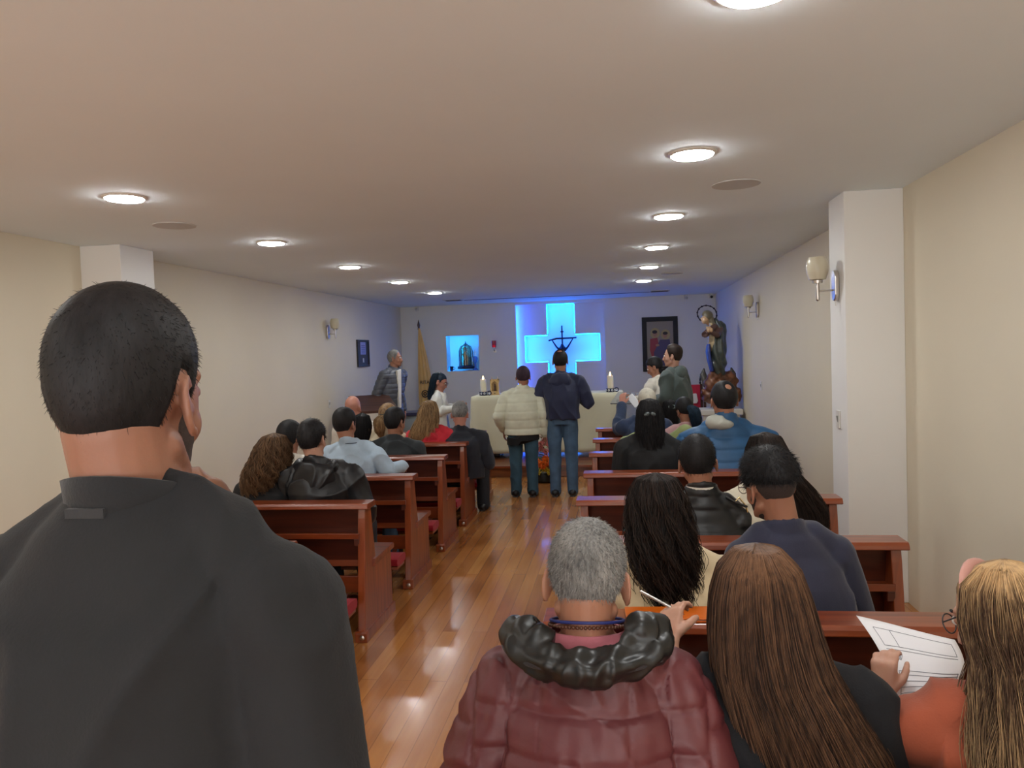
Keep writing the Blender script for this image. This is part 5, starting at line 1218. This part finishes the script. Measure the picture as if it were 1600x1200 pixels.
# nearest pew
BUR = mat('burgundy_padded_nylon', srgb(96, 44, 47), .5, vary=.06, scale=10, bump=.05, bscale=120)
def bur_fn(co, no):
    x, z = co[:, 0] + .006 * vn(co, 14, 2), co[:, 2] + .008 * vn(co, 10, 3)
    back = no[:, 1] < .2
    o_ = np.full(len(co), .009)
    top = 1.015
    def seam(d, w=.016): return .009 * np.minimum(1, np.abs(d) / w) ** .6
    inner = np.abs(x + .0) < .24
    for zz in (.93, .85, .765, .68, .60): o_ = np.where(inner, np.minimum(o_, seam(z - zz)), np.minimum(o_, seam(z - zz + .04 + .25 * (np.abs(x) - .24))))
    for xx in (-.165, -.095, .085, .165): o_ = np.where(z < .99, np.minimum(o_, seam(x - xx, .012) + .003), o_)
    for xx in (-.245, .245): o_ = np.minimum(o_, seam(x - xx, .012))
    crn = np.clip((z - .84) / .14, 0, 1)
    return o_ + .008 * vn(co * [1.6, 1, .4], 60, 11, 5) * (.3 + .7 * crn) + .004 * vn(co, 70, 12) + .006 * (1 - np.abs(vn(co * [1, 1, .5], 34, 14, 4))) ** 4
o = person('seated man in burgundy padded jacket with short grey hair and cord necklaces', 1.62, 914, 822, body=905, head=(2, -26, 3), s=1.05, skin='tan', vox=.005, lean=.07, top=BUR, g=.034, sh=.175, bulk=1.15, collar=None, fn=bur_fn, tvox=.006, c7=.228, slope=.115, hem=.46, armL=((-.265, -.02, .70), (-.16, .26, .62)), armR=((.25, -.02, .72), (.16, .26, .62)), topname='padded_jacket')
crop(o, H_GREY, .010, .005, .005, N=12000, L=.009, r0=.00045, lift=.001, n=144, tmean=.45, rough=.0006, tone=lambda co: .35 + .3 * vn(co, 40, 3), line=[(0, .07), (30, .074), (52, .055), (66, .025), (74, -.005), (82, .0), (86, .028), (100, .03), (108, .0), (122, -.045), (180, -.075)])
C = o.C7
LIN = mat('black_hood_lining', srgb(26, 26, 25), .38, vary=.15, scale=16)
ln = MB()
def lip(f, r, dz=0): return [C + Vector((math.sin(math.radians(a)) * r * (1.0), -.02 - math.cos(math.radians(a)) * r * .62 - .03, f + dz + .082 - .030 * max(0, math.cos(math.radians(a * 1.2))))) for a in range(-115, 116, 10)]
ln.tube(lip(-.055, .135), [.022] * 24, 12); ln.tube(lip(-.075, .15), [.02] * 24, 12); ln.tube(lip(-.062, .165), [.016] * 24, 12)
for x, y, z, r in ((-.125, -.07, -.045, .030), (-.095, -.09, -.052, .028), (-.145, -.05, -.05, .028), (.115, -.075, -.035, .032), (.14, -.05, -.04, .032), (.09, -.095, -.055, .024), (.02, -.12, -.082, .022), (-.045, -.115, -.078, .022), (.05, -.12, -.078, .02), (-.16, -.02, -.06, .024), (.16, -.01, -.06, .028)): ln.ell(C + Vector((x, y, z + .075 - (.012 if abs(x) < .06 else 0))), (r, r, r * 1.05))
ln.remesh('hood_lining', LIN, o.root, voxel=.0055, smooth=2, fn=lambda co, no: .011 * (1 - 2 * np.abs(vn(co * [1.4, 1, .5], 60, 4, 4))) + .003 * vn(co, 90, 6))
MB().tube([C + Vector((math.sin(math.radians(a)) * .178, -.045 - math.cos(math.radians(a)) * .118, -.010 + .03 * (abs(a) / 115) ** 2)) for a in range(-115, 116, 8)], .006, 8).build('hood_hem', cl('black_binding', 40, 34, 36), o.root, True)
ts = MB(); ts.rings([[(C.x + r * math.cos(math.tau * i / 36), C.y + .012 + r * .95 * math.sin(math.tau * i / 36), C.z + z - .012 * math.sin(math.tau * i / 36)) for i in range(36)] for r, z in ((.100, -.03), (.100, -.015), (.096, .002), (.086, .014), (.080, .014))], False)
o2 = ts.build('tshirt_neck', cl('pink_tshirt', 188, 108, 120), o.root, True)
def necklace(name, r, z0, m, rr, beads=False, drop=.02):
    pts = [(C.x + r * math.cos(math.tau * i / 60), C.y + .006 + r * .95 * math.sin(math.tau * i / 60), C.z + z0 - drop * math.sin(math.tau * i / 60)) for i in range(61)]
    k = MB()
    if beads:
        for q in pts[:60]: k.ell(q, (rr,) * 3, n=8, k=5)
        for q in range(30): pass
    else: k.tube(pts, rr, 8)
    return k.build(name, m, o.root, True)
necklace('blue_cord', .080, .036, mat('blue_cord', srgb(36, 44, 108), .6), .0035)
necklace('bead_necklace', .083, .026, mat('wooden_beads', srgb(84, 48, 30), .4), .0042, True)

# long brown hair
o = person('seated woman with very long straight brown hair in black top, writing', 1.70, 1180, 856, body=1215, head=(6, -20, -3), s=1.0, skin='light', vox=.005, lean=.07, top=cl('black_knit', 15, 15, 19, .95, sheen=0), g=.018, sh=.19, collar='crew', hem=.5, c7=.26, sleeve=.52, slope=.07,
           armL=((-.22, .15, .70), (-.225, .30, .905)), handL=((.1, .55, .5), (.5, .4, -.6), .75))
W_ = o.W[0]
long_hair(o, H_BROWN, [(.122, 0, -.01, .008, .008), (.112, 0, -.015, .05, .055), (.075, 0, -.02, .085, .1), (.02, .0, -.025, .102, .12), (-.05, .003, -.04, .112, .125), (-.12, .012, -.06, .120, .125), (-.20, .042, -.08, .132, .125), (-.30, .082, -.10, .148, .115), (-.42, .115, -.115, .155, .10), (-.56, .135, -.12, .15, .085)], N=7000, r=.0008, wave=.003, wk=14, K=30, gap=64, seed=12, end_var=.15, loose=.07, mid=.3, jitter=.006, yaw=6, n=80, tone=lambda u: .42 * np.exp(-((u - .12) / .11) ** 2) - .10 * u)  # tone peak paints a highlight into the hair near the crown
q = o.M @ Vector((-.083, .01, -.035)); e = MB(); e.tube([q, q + Vector((-.012, 0, -.05)), q + Vector((-.014, 0, -.13))], .0012, 6)
for z in (.0, -.04, -.085, -.13): e.ell(q + Vector((-.012, 0, z)), (.004,) * 3, n=8, k=5)
e.build('drop_earring', CHROME, o.root, True)
o.root.rotation_euler.z = 0
wp = o.root.location + (W_ + Vector((.035, .085, .06)))
pen = MB().tube([(0, 0, 0), (-.10, .03, .045)], [.004, .0045], 8).tube([(0, 0, 0), (.012, -.0036, -.0054)], [.003, .001], 8).build('pen', mat('silver_pen', srgb(200, 196, 190), .25, .6), None, True)
pen.location = wp; tag(pen, 'thin silver pen held by the woman with very long brown hair', 'pen')

# blonde woman in orange
ORS = cl('rust_orange_sweater', 146, 70, 44, .9)
o = person('seated blonde woman in rust orange sweater with pink headband and glasses, reading a sheet', 1.74, 1562, 884, body=1590, head=(36, -24, 8), s=1.0, skin='light', vox=.005, lean=.06, top=ORS, g=.020, sh=.19, collar='crew', hem=.5, c7=.27, sleeve=.62, fn=cloth_fn(.009, 18, 44, .001), eyes=True,
           armL=(at(1412, 1175, 1.88), at(1382, 1092, 1.98)), handL=((.05, .15, 1), (.55, .8, .0), .95), hs=.88)
AEo = o
long_hair(o, H_BLOND, [(.122, 0, -.01, .008, .008), (.11, 0, -.015, .05, .055), (.07, 0, -.02, .084, .1), (.0, .0, -.03, .095, .11), (-.07, .0, -.05, .10, .105), (-.15, -.015, -.06, .115, .115), (-.24, -.03, -.07, .135, .12), (-.34, -.04, -.085, .15, .11), (-.44, -.04, -.105, .12, .08)], N=4500, r=.0009, wave=.010, wk=22, K=28, gap=62, seed=13, end_var=.3, loose=.12, mid=.42, jitter=.01, n=70, tone=lambda u: .60 * np.exp(-((u - .1) / .14) ** 2) - .5 * np.exp(-((u - .5) / .24) ** 2))  # tone dip along the length paints in the shadow below the crown
headband(o, cl('pink_velvet', 196, 142, 128, .7), r=.005, w=.012, back=.02, tk=.009)
glasses(o, BLACKM)
hc = o.M.translation; MB().box(-.02, .02, -.008, .008, -.045, .045).xform(Matrix.Translation(o.M @ Vector((.015, -.125, .03))) @ Matrix.Rotation(.3, 4, 'Z')).build('hair_clip', mat('black_clip', srgb(30, 28, 28), .3), o.root, bevel=.003)
# cream cuff on the raised forearm
E_, Wr = o.E[0], o.W[0]; c_ = MB(); c_.tube([E_ + (Wr - E_) * .5, E_ + (Wr - E_) * .72, E_ + (Wr - E_) * .88], [.036, .034, .031], 14); c_.remesh('cream_cuff', cl('cream_cuff_wool', 206, 196, 176), o.root, voxel=.005, smooth=2, fn=cloth_fn(.004, 60, 3))
MB().torus(E_ + (Wr - E_) * .95, .029, .0016, 24, 6, (Wr - E_).to_track_quat('Z', 'Y').to_matrix()).build('bracelet', GOLDM, o.root, True)
# the sheet of paper
pc = [at(1338, 962, 2.22), at(1492, 1000, 2.10), at(1478, 1085, 1.98), at(1394, 1112, 1.96)]
def sheet(u, v):
    a = pc[0] * (1 - u) + pc[1] * u; b = pc[3] * (1 - u) + pc[2] * u; p = a * (1 - v) + b * v
    return p + Vector((0, -1, .2)) * (.03 * math.sin(math.pi * v) - .012 * math.sin(math.tau * u)) + Vector((.02 * math.sin(math.pi * v), 0, 0))
g_ = MB(); n = 16
g_.add([sheet(i / n, j / n) for j in range(n + 1) for i in range(n + 1)], [(j * (n + 1) + i, j * (n + 1) + i + 1, (j + 1) * (n + 1) + i + 1, (j + 1) * (n + 1) + i) for j in range(n) for i in range(n)])
t = empty('paper_sheet', (0, 0, 0)); tag(t, 'printed white sheet held up by the blonde woman in orange', 'paper')
sh_ = g_.build('sheet', mat('white_paper', srgb(232, 232, 236), .8), t, True); sd = sh_.modifiers.new('t', 'SOLIDIFY'); sd.thickness = .0006
INK = mat('grey_print', srgb(120, 122, 130), .8)
ink = MB()
def line(u0, v0, u1, v1, w=.0007):
    k = 10; pts = [sheet(u0 + (u1 - u0) * i / k, v0 + (v1 - v0) * i / k) + Vector((0, -.0016, .0004)) for i in range(k + 1)]; ink.tube(pts, w, 4)
for v in (.1, .3, .34, .58, .63, .7, .77, .84, .9): line(.12 + .05 * (v > .5), v, .92, v)
line(.12, .1, .12, .3); line(.92, .1, .92, .3); line(.17, .58, .17, .9); line(.92, .58, .92, .9); line(.3, .1, .3, .3)
ink.build('printed_lines', INK, t)
sc = MB(); R3 = random.Random(2)
for i in range(3): sc.tube([sheet(.2 + .03 * i + .025 * math.cos(q * .9 + i), .42 + .04 * math.sin(q * .9)) + Vector((0, -.0018, .0005)) for q in range(8)], .0007, 4)
sc.build('handwriting', INK, t)
